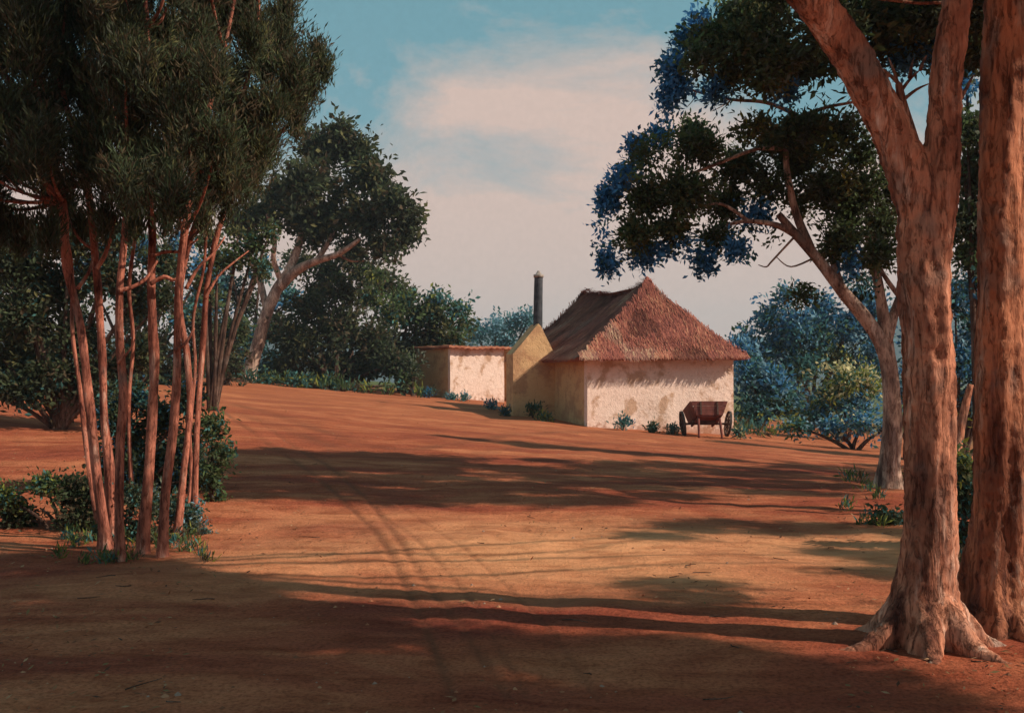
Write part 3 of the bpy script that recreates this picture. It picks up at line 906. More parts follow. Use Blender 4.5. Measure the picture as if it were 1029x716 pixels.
# leaning pale tree in the middle distance, its crown reaching over the yard
lt = thing('leaning_tree', 'pale-barked tree leaning left over the yard, with dark blue-edged leaf clumps above the cottage', 'tree', G(893, 490))
lo = lt.location.copy(); ld = lo.y
mb = MB()
pp = [(893, 505), (893, 480), (896, 430), (895, 385), (888, 350), (868, 318), (845, 290), (820, 258), (800, 236), (782, 215)]
lpts = [P(a, b, ld) for a, b in pp]
mb.tube(lpts, [.16, .15, .135, .125, .115, .10, .09, .08, .068, .05], 22, 7, rough=.2, flare=(lo.z, .5, .25, 4, .8), seed=31)
mb.build('trunk', BARK_PALE, lt, smooth=True, origin=lo)
lbr = MB(); lfol = Foliage()
def LB(pix, r0_, r1_, dz=0.0):
    pts = [P(a, b, ld + dz * j) for j, (a, b) in enumerate(pix)]
    lbr.tube(pts, list(np.linspace(r0_, r1_, len(pts))), 10, 5, rough=.2)
LB([(893, 365), (889, 330), (884, 295), (878, 262), (872, 235)], .11, .05, .05)
LB([(890, 345), (900, 310), (912, 280), (925, 240)], .09, .04, .1)
LB([(905, 300), (885, 270), (880, 240)], .04, .02, .1)
LB([(845, 290), (838, 262), (842, 235), (850, 200)], .07, .03, .1)
LB([(800, 236), (780, 226), (752, 222), (730, 226)], .06, .02, .0)
LB([(815, 252), (800, 215), (792, 180), (790, 150), (800, 115)], .07, .03, .0)
LB([(800, 115), (770, 103), (735, 100), (700, 92), (672, 80)], .035, .010, -.1)
LB([(798, 120), (830, 108), (865, 100), (890, 80)], .035, .012, -.1)
LB([(790, 150), (760, 150), (720, 165), (680, 180), (645, 195)], .04, .01, .0)
LB([(752, 222), (725, 205), (700, 210), (660, 225)], .03, .008, .0)
LB([(800, 236), (776, 262), (770, 268), (762, 266)], .02, .006, .0)
LB([(820, 258), (795, 268), (780, 258)], .018, .006, .0)
for a, b in (((700, 92), (690, 108)), ((735, 100), (715, 112)), ((760, 103), (745, 92)), ((770, 103), (790, 90)), ((830, 108), (820, 96)), ((850, 104), (858, 92)), ((680, 180), (668, 172))):
    LB([a, ((a[0] + b[0]) / 2 + 2, (a[1] + b[1]) / 2), b], .012, .004)
RL = [(DK, 1), (DG, 4), (OL, 2.6), (MG, 3), (GY, 1)]
FB = (0.08, 0.28, 0.55)
RB = [(FB, 3.5), (DB, 1.2), (BG, .6)]
RG = [(DG, 2), (OL, 1.2), (MG, 1), (YG, .2)]
def LC(px, py, rx, rz, pal=RL, n=None, dz=0.0, gap=.12):
    s = ld / FPX
    d = ld + dz
    n = n or int(rx * rz * 0.19)
    lfol.clump(P(px, py, d), (rx * s, min(rx, 40) * s * 1.1, rz * s), n, 14, .095, .045, pal, spread=.16, gap=gap + .16, gscale=2.2, shell=.1)
# middle tier
for a in [(655, 160, 36, 24), (700, 150, 34, 24), (742, 165, 34, 30), (650, 200, 30, 22), (690, 195, 34, 26), (730, 205, 30, 24), (640, 235, 24, 18), (675, 228, 26, 16),
          (785, 140, 34, 24), (825, 150, 34, 26), (865, 150, 28, 24), (770, 185, 28, 22), (830, 190, 30, 22), (870, 195, 26, 26), (720, 238, 22, 14), (620, 215, 14, 14),
          (808, 128, 40, 15), (695, 132, 22, 12), (850, 235, 22, 16), (880, 255, 20, 20), (806, 296, 14, 8), (765, 240, 14, 10), (835, 225, 16, 12)]:
    LC(*a, dz=random.uniform(-.8, .8))
for a in [(612, 200, 10, 20), (606, 232, 9, 18), (612, 262, 9, 16), (624, 180, 10, 10), (640, 150, 14, 9), (662, 138, 14, 8), (648, 258, 14, 9), (708, 262, 9, 16), (690, 246, 12, 8), (760, 215, 16, 9), (632, 170, 9, 10), (668, 250, 10, 7), (740, 250, 12, 10), (856, 262, 12, 10)]:
    LC(*a, pal=RB, n=int(a[2] * a[3] * 0.28), dz=random.uniform(-.3, .3), gap=0)
for a in [(800, 165, 30, 22), (850, 205, 30, 24), (885, 225, 24, 26), (800, 205, 22, 18), (875, 160, 26, 26), (845, 130, 34, 18), (905, 190, 20, 30), (865, 275, 18, 22, [(DG, 2), (DK, 2), (BG, 2), (BL, .6)]), (840, 250, 18, 14)]:
    LC(*a, dz=random.uniform(-.3, 1.2))
# upper tier
for a in [(718, 40, 26, 26), (752, 45, 34, 30), (765, 20, 34, 26), (785, 62, 26, 22), (735, 75, 24, 16), (770, 82, 20, 10), (700, 62, 18, 14), (845, 20, 34, 26), (885, 15, 34, 28), (925, 20, 30, 28), (890, 48, 28, 14), (820, 0, 34, 20), (780, -15, 34, 22),
          (860, -25, 40, 26), (940, -25, 36, 26), (735, 12, 20, 14), (980, 0, 26, 40), (980, 45, 20, 24)]:
    LC(*a, dz=random.uniform(-2.2, -.6))
for a in [(676, 68, 11, 16), (672, 98, 9, 12), (690, 40, 12, 10), (705, 22, 12, 8), (682, 85, 9, 10), (790, 92, 14, 7), (905, 62, 14, 8), (720, 92, 12, 7), (935, 48, 10, 10)]:
    LC(*a, pal=RB, n=int(a[2] * a[3] * 0.28), dz=-1.2, gap=0)
for a in [(740, 8, 26, 9), (760, 128, 26, 8), (836, 150, 14, 8), (850, 180, 12, 8)]:
    LC(*a, pal=RG, n=int(a[2] * a[3] * 0.2), dz=-.8, gap=0)
lfol.build('crown', lt, lo); lbr.build('branch', BARK_PALE, lt, smooth=True, origin=lo)

# trees outside the frame on the right whose crowns shade the middle of the yard
def yard_tree(base, label, hh, bark, fields):
    b = Vector((base[0], base[1], gz(*base)))
    t = thing('shade_tree', label, 'tree', b, 'tall trees right of the yard')
    mb = MB(); top = b + Vector((-.4, .3, hh))
    mb.tube([b - Vector((0, 0, .2)), b + Vector((.05, 0, .2)), b + Vector((.1, .1, hh * .5)), top], [.24, .2, .15, .07], 18, 8, rough=.2, flare=(b.z, .7, .3, 4, 1), seed=base[0])
    mb.build('trunk', bark, t, smooth=True, origin=b)
    fol = Foliage(); br = MB()
    for f in fields: shade_field(fol, br, *f[:-4], f[-4], f[-3], f[-2], [top], f[-1], .14, 10)
    fol.build('crown', t, b); br.build('branch', bark, t, smooth=True, origin=b)
def mid_ok(gx, gy):
    lo = float(np.interp(gx, [-6, -4.6, -3, 0, 3, 6, 9], [12.6, 12.9, 12.3, 12.2, 13.5, 14.8, 13.0]))
    hi = float(np.interp(gx, [-6, -4.6, -3, 0, 3, 6, 9], [15.5, 17.0, 18.0, 16.6, 18.5, 21.5, 24.0]))
    n = noise.noise(Vector((gx * .35, gy * 1.1, 2.2)))
    return lo + .6 * n < gy < hi + 1.2 * n and noise.noise(Vector((gx * .4, gy * 1.4, 12.2))) > -.42
yard_tree((10.0, 10.5), 'tall leafy tree standing just outside the right edge of the picture', 5.8, BARK_RED,
          [(-5.4, 2.6, 12.0, 18.6, .74, mid_ok, 5.8, 7.0, (.66, .56, .34), 90)])
yard_tree((13.5, 15.0), 'farther leafy tree outside the right edge of the picture', 5.0, BARK_PALE,
          [(2.7, 9.5, 12.5, 24.0, .85, mid_ok, 5.0, 6.2, (.74, .62, .34), 90)])
yard_tree((8.2, 1.0), 'nearest leafy tree outside the right edge of the picture', 5.4, BARK_RED,
          [(-1.7, 2.4, 3.0, 6.9, .46, lambda gx, gy: gy < fg_edge(gx), 5.4, 6.4, (.44, .38, .28), 75)])

# ------------------------------------------------------------------ bushes and trees behind
def bush(name, label, cat, base, clumps, d, pal, leaf, dens=1.0, stems=None, group=None, bark=None, gap=.1, per=9, hi=None):
    """clumps: list of (px, py, rx, rz) at depth d; base: photo pixel of its foot (x) """
    bx = (base - 514.5) / FPX * d
    b = Vector((bx, d, gz(bx, d)))
    t = thing(name, label, cat, b, group)
    fol = Foliage(); br = MB(); s = d / FPX
    for i, a in enumerate(clumps):
        px, py, rx, rz = a[:4]; pl = a[4] if len(a) > 4 else pal
        c = P(px, py, d + random.uniform(-.5, .5) * rx * s)
        n = max(8, int(dens * rx * rz * 0.16))
        fol.clump(c, (rx * s, min(rx, rz * 1.3) * s, rz * s), n, per, leaf, leaf * .5, pl, spread=leaf * 1.7, gap=gap, gscale=20 / d, shell=.15)
        p0 = b + Vector((random.uniform(-.05, .05), 0, 0)) * d * .1
        r = (stems or .0025) * d
        br.tube([p0 - Vector((0, 0, .1)), p0.lerp(c, .4) + Vector((0, 0, .05 * (c.z - b.z))), c], [r, r * .7, r * .25], 8, 5, rough=.15)
    br.build('trunk' if cat == 'tree' else 'stem', bark or BARK_DARK, t, smooth=True, origin=b)
    fol.build('crown' if cat == 'tree' else 'foliage', t, b)
    return t

BD = [(DK, 4), (DG, 3), (BR, 1.5), (OL, 1)]
BM_ = [(DG, 3), (MG, 2), (OL, 2), (BG, .6)]
BY = [(YG, 1.3), (MG, 2), (DG, 2), (OL, 1.5), (BG, .8)]
BB = [(BL, 2.6), (DB, 1), (PB, 2), (BG, 2.4), (MG, .5)]
BT = [(BG, 3), (DB, 1), (MG, 1.5), (YG, .5), (PB, 1)]
BC = [(CR, 2.2), (YG, 1.5), (BG, 1), (MG, 1)]

# pale forked tree at the left with its broad dark crown
pt_d = 44.0
bx = (248 - 514.5) / FPX * pt_d
pb = Vector((bx, pt_d, gz(bx, pt_d)))
pt = thing('spreading_tree', 'pale-trunked spreading tree with a broad dark crown between the left grove and the outbuilding', 'tree', pb)
mb = MB()
def PT(pix, radii, dz=0.0):
    mb.tube([P(a, b, pt_d + dz * j) for j, (a, b) in enumerate(pix)], radii, 12, 5, rough=.2, seed=pix[0][0])
PT([(248, 392), (252, 372), (259, 345), (268, 315), (280, 288), (292, 270)], [.38, .32, .28, .26, .24, .2])
mb.build('trunk', BARK_PALE, pt, smooth=True, origin=pb)
mb = MB(); PT([(280, 290), (298, 272), (318, 262), (340, 255), (362, 240)], [.22, .2, .17, .13, .07], -.3); mb.build('branch', BARK_PALE, pt, smooth=True, origin=pb)
mb = MB(); PT([(290, 272), (300, 248), (303, 225), (298, 195)], [.2, .16, .12, .07], .2); mb.build('branch', BARK_PALE, pt, smooth=True, origin=pb)
mb = MB(); PT([(268, 315), (262, 285), (252, 260), (246, 235), (240, 210)], [.16, .13, .11, .09, .06], .3); mb.build('branch', BARK_PALE, pt, smooth=True, origin=pb)
mb = MB(); PT([(284, 285), (275, 262), (276, 240), (268, 215)], [.14, .11, .09, .06], -.3); mb.build('branch', BARK_PALE, pt, smooth=True, origin=pb)
mb = MB(); PT([(318, 262), (332, 240), (340, 215)], [.12, .1, .06], .2); mb.build('branch', BARK_PALE, pt, smooth=True, origin=pb)
mb = MB(); PT([(340, 255), (352, 262), (366, 262)], [.08, .05, .03], .2); mb.build('branch', BARK_PALE, pt, smooth=True, origin=pb)
mb = MB(); PT([(252, 262), (238, 250), (225, 246)], [.07, .05, .02], .2); mb.build('branch', BARK_PALE, pt, smooth=True, origin=pb)
fol = Foliage(); s = pt_d / FPX
for (px, py, rx, rz) in [(322, 150, 34, 26), (355, 150, 28, 22), (375, 178, 28, 24), (395, 205, 26, 22), (405, 235, 20, 18), (345, 185, 34, 26), (365, 220, 32, 26), (330, 220, 30, 22), (305, 185, 30, 28), (385, 248, 22, 14),
                         (300, 220, 22, 14), (280, 200, 26, 22), (262, 215, 20, 16), (340, 132, 22, 10), (412, 218, 14, 12), (355, 250, 20, 10), (240, 225, 18, 14), (318, 240, 16, 10)]:
    fol.clump(P(px, py, pt_d + random.uniform(-1.5, 1.5)), (rx * s, rx * s, rz * s), int(rx * rz * .2), 10, .30, .16, [(DK, 4), (DG, 4), (OL, 1.3), (BR, .8)], spread=.5, gap=.1, gscale=.5, shell=.1)
fol.build('crown', pt, pb)

GB = 'dark trees and bushes along the back of the yard'
bush('dark_bush', 'big dark round bush in front of the pale spreading trunk, left of the outbuilding', 'bush', 335,
     [(300, 345, 30, 34), (340, 330, 36, 40), (375, 345, 30, 34), (330, 370, 44, 18), (365, 370, 40, 18), (395, 365, 26, 20), (310, 310, 20, 22), (345, 295, 26, 20), (290, 372, 22, 14)], 45, BD, .26, 1.4, group=GB)
bush('yellowish_bush', 'bush with sunlit yellow-green leaves rising beside the dark one, behind the outbuilding', 'bush', 405,
     [(372, 300, 20, 16, BY), (395, 315, 24, 18, BY), (420, 320, 22, 18), (440, 318, 22, 16), (430, 345, 34, 24, BD), (400, 350, 28, 22, BD), (455, 340, 20, 16), (466, 325, 14, 10), (378, 278, 14, 10, BY), (412, 300, 12, 8, BY), (440, 300, 16, 10, BT), (460, 312, 16, 12, BT), (430, 310, 14, 10, BY)], 48, BM_, .26, 1.3, group=GB)
bush('low_bush', 'low blue-green scrub at the foot of the dark round bush', 'bush', 330,
     [(268, 382, 18, 7), (300, 384, 20, 7), (332, 385, 22, 7), (365, 386, 20, 7), (395, 387, 18, 6)], 43.2, [(BG, 3), (MG, 1), (DG, 2), (YG, .4)], .2, 1.6, group=GB)
bush('corner_bush', 'small dark grey-green bush against the outbuilding corner', 'bush', 414,
     [(412, 368, 10, 18, [(GY, 2), (DG, 2), (BR, 1)]), (405, 380, 12, 8)], 43.8, BM_, .2, 1.6, group=GB)
bush('dark_tree', 'thin dark-stemmed tree seen right of the left grove trunks, under the big crown', 'tree', 225,
     [(214, 340, 20, 30, BD), (228, 365, 22, 20, BD), (238, 330, 14, 20), (212, 300, 14, 14)], 40, BM_, .22, 1.3, group=GB)
bush('thicket', 'dark thicket seen between the trunks of the left grove', 'bush', 140,
     [(150, 350, 28, 30), (120, 365, 26, 26), (180, 372, 24, 20), (95, 375, 24, 22), (135, 320, 16, 20), (150, 295, 24, 22, [(BL, 1), (BG, 2), (DG, 1)]), (185, 320, 18, 20, [(BL, 1), (BG, 2), (DG, 1)]), (175, 270, 20, 18), (110, 255, 18, 18, BB), (145, 250, 20, 18, BB), (180, 245, 18, 14, BB), (205, 270, 14, 20, BB), (85, 270, 16, 16, BB), (205, 330, 16, 22), (160, 385, 30, 10, [(BG, 2), (DG, 2)]), (195, 355, 12, 18)], 36, BD, .2, 1.3, group=GB)
bush('edge_bush', 'dark leafy bush at the far left edge behind the grove', 'bush', 25,
     [(20, 275, 34, 32), (50, 300, 28, 34), (12, 325, 34, 34), (45, 350, 32, 30), (10, 370, 30, 22), (60, 375, 24, 18), (75, 330, 18, 26), (20, 240, 30, 20), (-20, 300, 30, 50)], 28, BD + [(BG, .5)], .16, 1.5, group=GB)
bush('slim_tree', 'slim dark-stemmed tree with small hanging leaves between the grove and the pale tree', 'tree', 212,
     [(256, 245, 16, 12), (238, 258, 16, 12), (262, 270, 10, 12), (218, 262, 14, 12), (240, 232, 20, 12), (210, 240, 16, 14), (272, 232, 12, 12), (205, 285, 12, 14)], 24, BM_, .12, 1.8, stems=.003, group=GB)

bush('shadowed_tree', 'dark leafy tree close behind the left grove, filling the gaps between its trunks', 'tree', 60,
     [(20, 265, 40, 34), (60, 290, 34, 34), (30, 320, 40, 34), (80, 340, 28, 30), (10, 365, 40, 30), (50, 375, 30, 22), (105, 275, 24, 34), (135, 300, 16, 34), (100, 370, 28, 22), (-25, 330, 30, 60), (70, 240, 40, 26), (140, 355, 20, 26), (120, 238, 24, 18), (160, 262, 18, 20), (165, 300, 14, 16), (0, 230, 40, 30), (20, 392, 36, 18), (70, 398, 30, 18), (108, 395, 20, 18), (-20, 390, 30, 20)], 19, BD + [(BG, .7)], .12, 1.5, stems=.003)
bush('back_shrub', 'dark shrub low behind the middle trunks of the left grove', 'shrub', 140,
     [(136, 400, 18, 24), (160, 420, 20, 26), (130, 440, 18, 26), (160, 460, 24, 24), (190, 400, 16, 20), (186, 450, 20, 24), (138, 475, 20, 20), (110, 420, 16, 30), (112, 470, 18, 26), (170, 490, 24, 18), (200, 480, 14, 18), (120, 500, 22, 14)], 13, [(DK, 3), (DG, 3), (BG, 1), (DB, .8)], .075, 2.2)
# far trees behind the link wall, distance haze put into their pale leaf colour
bush('far_tree', 'bluish distant trees showing over the outbuilding roof, left of the chimney', 'tree', 500,
     [(478, 335, 16, 14), (498, 330, 16, 16), (516, 326, 14, 18), (530, 322, 12, 20), (506, 345, 26, 12)], 90, [(PB, 3), (BG, 2)], .34, 2.4)

bush('hazy_bush', 'soft blue-green bush behind the pale forked trunk, between the grove and the dark round bush', 'bush', 250,
     [(220, 290, 22, 26), (245, 300, 22, 26, BD), (225, 335, 24, 24), (250, 345, 24, 24), (275, 330, 20, 26, BD), (240, 372, 34, 16), (275, 365, 22, 18), (210, 365, 20, 18, BD), (262, 270, 16, 18), (200, 310, 20, 26), (230, 262, 18, 14), (290, 300, 16, 18)], 50, [(BG, 3), (PB, 1.2), (DG, 2), (BL, .8)], .26, 1.5, group=GB)
bush('olive_tree', 'olive tree behind the yard whose crown joins the pale tree to the dark round bush', 'tree', 350,
     [(300, 262, 22, 16), (330, 275, 28, 18), (365, 272, 26, 18), (390, 285, 22, 16), (350, 258, 24, 14), (405, 300, 18, 16, BM_), (320, 295, 26, 16)], 52, [(DK, 3), (DG, 3), (OL, 2), (BR, 1)], .26, 1.4, group=GB)
GR = 'bluish bushes right of the cottage'
bush('blue_bush', 'deep blue-green bush touching the right corner of the cottage, behind the cart', 'bush', 765,
     [(752, 375, 20, 22), (775, 385, 22, 24), (760, 408, 26, 20, BT), (745, 350, 12, 12), (790, 405, 22, 20, BT), (750, 425, 20, 10, BT)], 40, BB, .24, 1.4, group=GR)
bush('tall_blue_tree', 'tall bright blue-leaved tree behind the bushes, under the leaning pale trunk', 'tree', 815,
     [(800, 325, 24, 20), (825, 312, 24, 20), (785, 345, 24, 22), (820, 345, 28, 22, BT), (850, 330, 24, 26), (865, 300, 18, 18), (805, 370, 26, 20, BT), (845, 365, 24, 20, BY), (772, 322, 20, 20), (750, 345, 18, 20), (880, 320, 22, 30), (880, 360, 20, 30), (790, 300, 16, 12), (760, 360, 26, 20)], 46, BB, .26, 1.4, group=GR)
bush('cream_bush', 'bush with cream and yellow sunlit leaves left of the pale leaning trunk', 'bush', 848,
     [(850, 382, 28, 22), (835, 398, 16, 12), (830, 405, 22, 18, BT), (862, 410, 22, 18, BB), (870, 385, 16, 20), (815, 420, 20, 12, BT)], 36, BC, .2, 1.4, group=GR)
bush('low_blue_bush', 'low dark blue scrub on the bank right of the cart', 'bush', 860,
     [(800, 428, 20, 9, BT), (835, 428, 22, 10), (868, 425, 20, 12), (890, 430, 14, 12)], 31, BB + [(CR, .4)], .16, 1.5, group=GR)
bush('right_bush', 'blue-green bush filling the gap between the forked tree and the straight trunk', 'bush', 965,
     [(960, 300, 26, 34), (985, 330, 26, 30), (965, 365, 26, 30, BB), (990, 385, 26, 26), (960, 410, 26, 24, BT), (1010, 350, 22, 40), (1025, 300, 22, 40), (1030, 410, 26, 30), (915, 395, 20, 30, BB), (920, 345, 14, 26)], 27, BB + [(DK, 2), (DG, 2)], .15, 1.3, group=GR)
bush('dark_right_tree', 'dark crowned tree seen between the two big trunks at the right', 'tree', 985,
     [(972, 130, 22, 30), (975, 175, 24, 34), (970, 220, 22, 30), (1000, 150, 22, 40), (995, 210, 22, 34), (1030, 180, 20, 60), (1030, 90, 20, 40), (965, 90, 14, 16, RB), (978, 255, 20, 26), (985, 285, 18, 20, BB), (970, 60, 20, 24)], 19, RL, .13, 1.2, stems=.004)
bush('foot_shrub', 'small dark shrub at the foot of the forked tree on its yard side', 'shrub', 888,
     [(888, 512, 12, 12), (898, 528, 12, 12), (880, 530, 8, 7, BY)], 11, [(BG, 2), (DK, 2), (DG, 2)], .07, 2.2)
bush('gap_shrub', 'dark green shrub between the feet of the two big trunks', 'shrub', 972,
     [(970, 500, 10, 34), (975, 540, 14, 20), (965, 470, 10, 20, BY)], 9.5, [(BG, 2), (DK, 2), (DG, 2)], .07, 1.8)

# plants under the left grove
GP = 'undergrowth at the feet of the left grove'
bush('grove_shrub', 'upright dark green shrub right of the grove trunks', 'shrub', 216,
     [(214, 430, 14, 20), (222, 455, 12, 16), (212, 480, 14, 18), (218, 500, 10, 8, BY)], 12.2, BM_, .07, 1.6, group=GP)
bush('blue_shrub', 'pale blue-green shrub at the feet of the right grove trunks', 'shrub', 190,
     [(190, 520, 18, 16), (170, 510, 16, 20), (200, 538, 16, 14), (180, 545, 18, 10), (150, 505, 14, 18)], 10.2, [(BG, 2), (PB, .5), (GY, 3), (DG, 2)], .05, 2.2, group=GP)
bush('grove_weeds', 'grey-green weeds among the left grove trunks', 'shrub', 132,
     [(132, 500, 10, 22), (115, 520, 12, 16), (135, 530, 12, 14), (150, 510, 8, 18), (105, 535, 14, 12), (150, 540, 16, 12)], 9.8, [(BG, 1), (GY, 1), (DG, 3), (DK, 2), (BR, 1)], .045, 2.0, group=GP)
bush('left_shrub', 'low green shrub spreading left of the grove, touched with yellow', 'shrub', 60,
     [(45, 488, 20, 13, BY), (70, 495, 26, 20), (40, 510, 30, 16), (85, 522, 26, 20), (20, 520, 30, 18), (60, 530, 34, 16), (95, 500, 16, 22), (5, 500, 20, 12, BY)], 10.4, [(DG, 3), (DK, 3), (BR, 3), (OL, 1)], .055, 2.6, group=GP)

# leaning red sapling between the trunks
sp = G(952, 520)
sap = thing('dead_sapling', 'thin bare red stick leaning between the two big trunks', 'sapling', sp)
mb = MB(); d = sp.y
mb.tube([sp - Vector((0, 0, .1)), P(958, 470, d), P(966, 425, d), P(975, 386, d)], [.07, .06, .05, .035], 10, 5, rough=.2)
mb.build('stem', BARK_RED, sap, smooth=True, origin=sap.location.copy())

# little plants along the walls
GW = 'small plants along the foot of the house walls'
for (px, py, w, h, lab, pal) in [
    (431, 392, 9, 10, 'blue-green plant at the outbuilding left corner', [(BG, 2), (BL, 1), (DG, 1)]),
    (454, 402, 5, 5, 'tiny blue plant at the near corner of the outbuilding', [(PB, 2), (BG, 2)]),
    (466, 403, 6, 8, 'small blue-grey plant against the pale outbuilding front', [(BG, 2), (PB, 1), (DG, 1)]),
    (494, 411, 8, 7, 'blue plant at the right end of the outbuilding front', [(PB, 1), (BG, 2), (DB, 1)]),
    (508, 415, 6, 6, 'dark little plant under the link wall', [(DG, 2), (DB, 1)]),
    (536, 419, 13, 16, 'largest plant by the walls, dark green under the hearth gable', [(DG, 3), (BG, 1), (YG, .5)]),
    (548, 424, 9, 8, 'yellowish green tuft beside the largest wall plant', [(YG, 1), (MG, 2), (BG, 1)]),
    (626, 428, 10, 12, 'blue-green plant standing alone before the whitewashed wall', [(BG, 3), (BL, 1)]),
    (655, 432, 6, 5, 'tiny tuft between the lone blue plant and the cart', [(DG, 2), (BG, 1)]),
    (676, 435, 8, 6, 'low grey-green tuft left of the cart wheel', [(GY, 2), (BG, 1)]),
    (744, 436, 9, 12, 'pale leafy plant right of the cart wheel', [(CR, 1), (BG, 2), (MG, 1)]),
]:
    g_ = G(px, py)
    # stand just in front of the wall
    d = min(g_.y, 43.2 if px < 505 else (34.2 if px < 560 else 31.6)); x = (px - 514.5) / FPX * d
    b = Vector((x, d, gz(x, d)))
    t = thing('wall_plant', lab, 'plant', b, GW)
    f = Foliage(); s = d / FPX
    f.clump(b + Vector((0, 0, h * s * .5)), (w * s, w * s * .6, h * s * .7), 26, 9, .13, .05, pal, spread=.16, up=.7, shell=.1)
    f.build('foliage', t, b)
    mb = MB()
    for k in range(4): mb.tube([b - Vector((0, 0, .05)), b + Vector((random.uniform(-.4, .4) * w * s, random.uniform(-.1, .1), h * s * .8))], [.02, .008], 5, 2)
    mb.build('stem', BARK_DARK, t, origin=b)

# ------------------------------------------------------------------ litter and grass
def litter():
    n = 15000
    y = 3.2 + 26 * rng.random(n) ** 1.8; x = (rng.random(n) * 1.5 - .75) * (y + 2)
    keep = np.array([noise.noise(Vector((a * .6, b * .6, 3))) > 0.02 - (0.25 if abs(a) > b * .33 else 0) + .12 * random.random() for a, b in zip(x, y)])
    x = x[keep]; y = y[keep]; n = len(x)
    z = ground_base(x, y) + 0.05 * np.array([noise.noise(Vector((a * 0.5, b * 0.4, 0))) for a, b in zip(x, y)]) + 0.018 * np.array([noise.noise(Vector((a * 2.2, b * 2.0, 5))) for a, b in zip(x, y)]) + .012
    d = unit(n); d[:, 2] = np.abs(d[:, 2]) * .2; d /= np.linalg.norm(d, axis=1, keepdims=True)
    up = np.tile([0, 0, 1.0], (n, 1)) + unit(n) * .35
    s = np.cross(d, up); s /= np.linalg.norm(s, axis=1, keepdims=True)
    L = (0.018 + .045 * rng.random(n) ** 1.5)[:, None]; Wd = L * .38
    c = np.stack([x, y, z], 1)
    V = np.stack([c, c + d * L * .5 + s * Wd * .5, c + d * L, c + d * L * .5 - s * Wd * .5], 1).reshape(-1, 3)
    pal = np.array([(.16, .06, .03), (.28, .12, .06), (.09, .04, .025), (.40, .22, .12), (.2, .13, .06)])
    T = np.repeat(pal[rng.integers(0, len(pal), n)], 4, axis=0)
    o = link_mesh('leaf_litter', V, np.arange(4 * n).reshape(-1, 4), STRAW, tint=T)
    tag(o, 'fallen brown leaves scattered on the red earth', 'leaf litter', kind='stuff')
litter()
def twigs():
    mb = MB(); rr_ = random.Random(5)
    for k in range(170):
        y = 3.4 + 14 * rr_.random() ** 1.5; x = rr_.uniform(-.7, .7) * (y + 1)
        if abs(x) < y * .3 and rr_.random() < .6: continue
        a = rr_.uniform(0, 6.28); L = rr_.uniform(.05, .20); pts = []
        for j in range(4):
            px, py = x + math.cos(a) * L * j / 3 + rr_.gauss(0, .012), y + math.sin(a) * L * j / 3 + rr_.gauss(0, .012)
            z = gz(px, py) + 0.05 * noise.noise(Vector((px * 0.5, py * 0.4, 0))) + 0.018 * noise.noise(Vector((px * 2.2, py * 2.0, 5)))
            pts.append((px, py, z + .008))
        mb.tube(pts, [.004, .004, .003, .002], 5, 2)
    o = mb.build('fallen_twigs', BARK_DARK); tag(o, 'dry twigs lying scattered on the earth', 'twigs', kind='stuff')
twigs()
def pebbles():
    n = 3800
    y = 3.0 + 24 * rng.random(n) ** 1.6; x = (rng.random(n) * 1.5 - .75) * (y + 2)
    keep = np.array([noise.noise(Vector((a * .5, b * .9, 8))) > -.05 + .2 * random.random() for a, b in zip(x, y)])
    x = x[keep]; y = y[keep]; n = len(x)
    z = ground_base(x, y) + 0.05 * np.array([noise.noise(Vector((a * 0.5, b * 0.4, 0))) for a, b in zip(x, y)]) + 0.018 * np.array([noise.noise(Vector((a * 2.2, b * 2.0, 5))) for a, b in zip(x, y)])
    base = np.array([(1, 0, 0), (.3, .95, 0), (-.8, .6, 0), (-.8, -.6, 0), (.3, -.95, 0), (0, 0, .7)])
    tri = np.array([(0, 1, 5), (1, 2, 5), (2, 3, 5), (3, 4, 5), (4, 0, 5)])
    r = .006 + .018 * rng.random(n) ** 3
    a = rng.random(n) * 6.28; ca, sa = np.cos(a), np.sin(a)
    B = base[None] * (0.75 + .5 * rng.random((n, 6, 1)))
    X = (B[..., 0] * ca[:, None] - B[..., 1] * sa[:, None]) * r[:, None] + x[:, None]
    Y = (B[..., 0] * sa[:, None] + B[..., 1] * ca[:, None]) * r[:, None] + y[:, None]
    Z = B[..., 2] * r[:, None] + z[:, None] + .0
    V = np.stack([X, Y, Z], -1).reshape(-1, 3)
    F = (np.arange(n)[:, None, None] * 6 + tri[None]).reshape(-1, 3)
    pal = np.array([(.34, .13, .07), (.42, .2, .11), (.22, .09, .05), (.3, .2, .15)])
    o = link_mesh('pebbles', V, F, STRAW, tint=np.repeat(pal[rng.integers(0, 4, n)], 6, axis=0))
    tag(o, 'small stones and crumbs of earth on the yard', 'pebbles', kind='stuff')
pebbles()
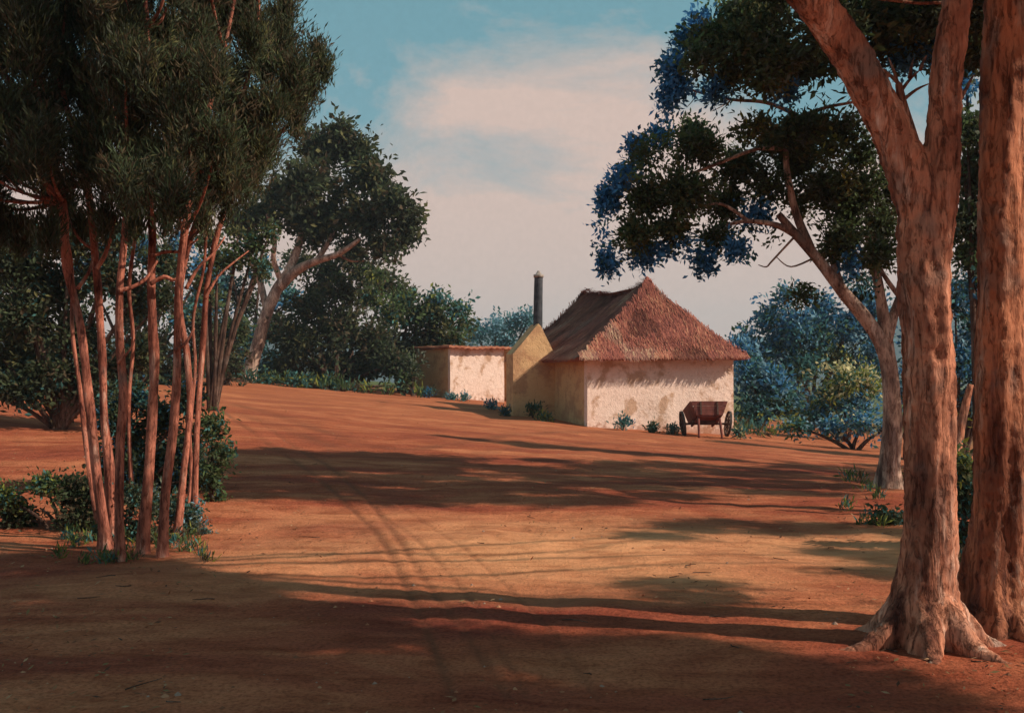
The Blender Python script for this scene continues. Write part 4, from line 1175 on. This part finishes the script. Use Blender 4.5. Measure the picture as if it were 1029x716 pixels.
def weeds():
    f = Foliage()
    spots = []
    for px in range(205, 430, 19): spots.append((px + random.uniform(-9, 9), 391 + random.uniform(-1, 1), 42.9))
    for px in range(738, 900, 13): spots.append((px, 436 + random.uniform(-3, 4), None))
    for px in range(0, 70, 8): spots.append((px, 398 + random.uniform(-4, 4), 27))
    for px in range(60, 215, 6): spots.append((px, 552 + random.uniform(-12, 16), None))
    for px in range(850, 900, 6): spots.append((px, 505 + random.uniform(-25, 25), None))
    for px in range(958, 1029, 5): spots.append((px, 560 + random.uniform(-30, 30), None))
    for (px, py, d) in spots:
        g = G(px, py) if d is None else Vector(((px - 514.5) / FPX * d, d, gz((px - 514.5) / FPX * d, d)))
        k = g.y
        f.clump(g + Vector((0, 0, .003 * k)), (.006 * k, .006 * k, .004 * k), 7, 7, .008 * k, .0016 * k, [(YG, 1), (MG, 2), (BG, 1), (BR, 1)], spread=.006 * k, up=1.2)
    o = f.build('grass', None, (0, 0, 0)); tag(o, 'short weedy grass along the edges of the yard', 'grass', kind='stuff')
weeds()

def make_haze():
    m = bpy.data.materials.new('haze'); m.use_nodes = True; nt = m.node_tree
    for n in list(nt.nodes):
        if n.type == 'BSDF_PRINCIPLED': nt.nodes.remove(n)
    v = nt.nodes.new('ShaderNodeVolumePrincipled')
    v.inputs['Color'].default_value = (0.66, 0.80, 0.92, 1); v.inputs['Density'].default_value = HAZE
    nt.links.new(v.outputs[0], nt.nodes['Material Output'].inputs['Volume'])
    mb = MB(); mb.box((0, 640, 38), (3000, 1400, 104)); o = mb.build('haze', m)
    tag(o, 'thin bluish air in front of the far hills', 'haze', kind='stuff')
HAZE = 0.0006
make_haze()
# ------------------------------------------------------------------ sky, sun, camera
w = bpy.data.worlds.new('World'); C.world = w; w.use_nodes = True
nt = w.node_tree; bg = nt.nodes['Background']
sky = nt.nodes.new('ShaderNodeTexSky'); sky.sky_type = 'NISHITA'; sky.sun_disc = False
sky.sun_elevation = SUN_EL; sky.sun_rotation = math.atan2(SUN_H.x, SUN_H.y)
sky.air_density = 1.0; sky.dust_density = 2.0; sky.ozone_density = 1.5
tc = nt.nodes.new('ShaderNodeTexCoord')
sepn = nt.nodes.new('ShaderNodeSeparateXYZ'); nt.links.new(tc.outputs['Generated'], sepn.inputs[0])
mp = nt.nodes.new('ShaderNodeMapping'); mp.inputs['Scale'].default_value = (1, 1, 1.6); nt.links.new(tc.outputs['Generated'], mp.inputs[0])
cn = tex_noise(nt, mp.outputs[0], 3.4, 9, 0.62, 0.5)
mr = nt.nodes.new('ShaderNodeMapRange'); mr.inputs[1].default_value = 0.34; mr.inputs[2].default_value = 0.10; mr.inputs[3].default_value = -0.19; mr.inputs[4].default_value = 0.30
nt.links.new(sepn.outputs[2], mr.inputs[0])
f = math_n(nt, 'ADD', cn, mr.outputs[0])
cf = ramp(nt, f, [(0.41, (0, 0, 0)), (0.62, (1, 1, 1))])
skyc = mix(nt, 0.75, sky.outputs[0], (1.35, 3.4, 3.8))
cloud = mix(nt, math_n(nt, 'MULTIPLY', cf, 0.85), skyc, (7.3, 5.05, 4.15))
gr = tex_noise(nt, tc.outputs['Generated'], 160, 3, 0.6)
grr = ramp(nt, gr, [(0.3, (0.965, 0.965, 0.965)), (0.7, (1.03, 1.03, 1.03))])
cloud = mix(nt, 1.0, cloud, grr, 'MULTIPLY')
nt.links.new(cloud, bg.inputs[0]); bg.inputs[1].default_value = 0.10

sun = bpy.data.lights.new('sun', 'SUN'); sun.energy = 4.9; sun.angle = math.radians(0.6); sun.color = (1.0, 0.84, 0.68)
so_ = bpy.data.objects.new('sun', sun); COL.objects.link(so_)
sd_ = Vector((SUN_H.x * math.cos(SUN_EL), SUN_H.y * math.cos(SUN_EL), math.sin(SUN_EL)))
so_.rotation_euler = sd_.to_track_quat('Z', 'Y').to_euler(); so_.location = (20, -10, 20)

cam = bpy.data.cameras.new('camera'); co_ = bpy.data.objects.new('camera', cam); COL.objects.link(co_)
co_.location = (0, 0, EYE); co_.rotation_euler = (math.radians(90), 0, 0)
cam.sensor_width = 36; cam.lens = 36 * FPX / 1029; cam.shift_y = (HOR - 358) / 1029
cam.clip_end = 6000; cam.clip_start = 0.05
C.camera = co_
C.view_settings.view_transform = 'Standard'; C.view_settings.look = 'None'; C.view_settings.gamma = 1
C.view_settings.exposure = 0.12
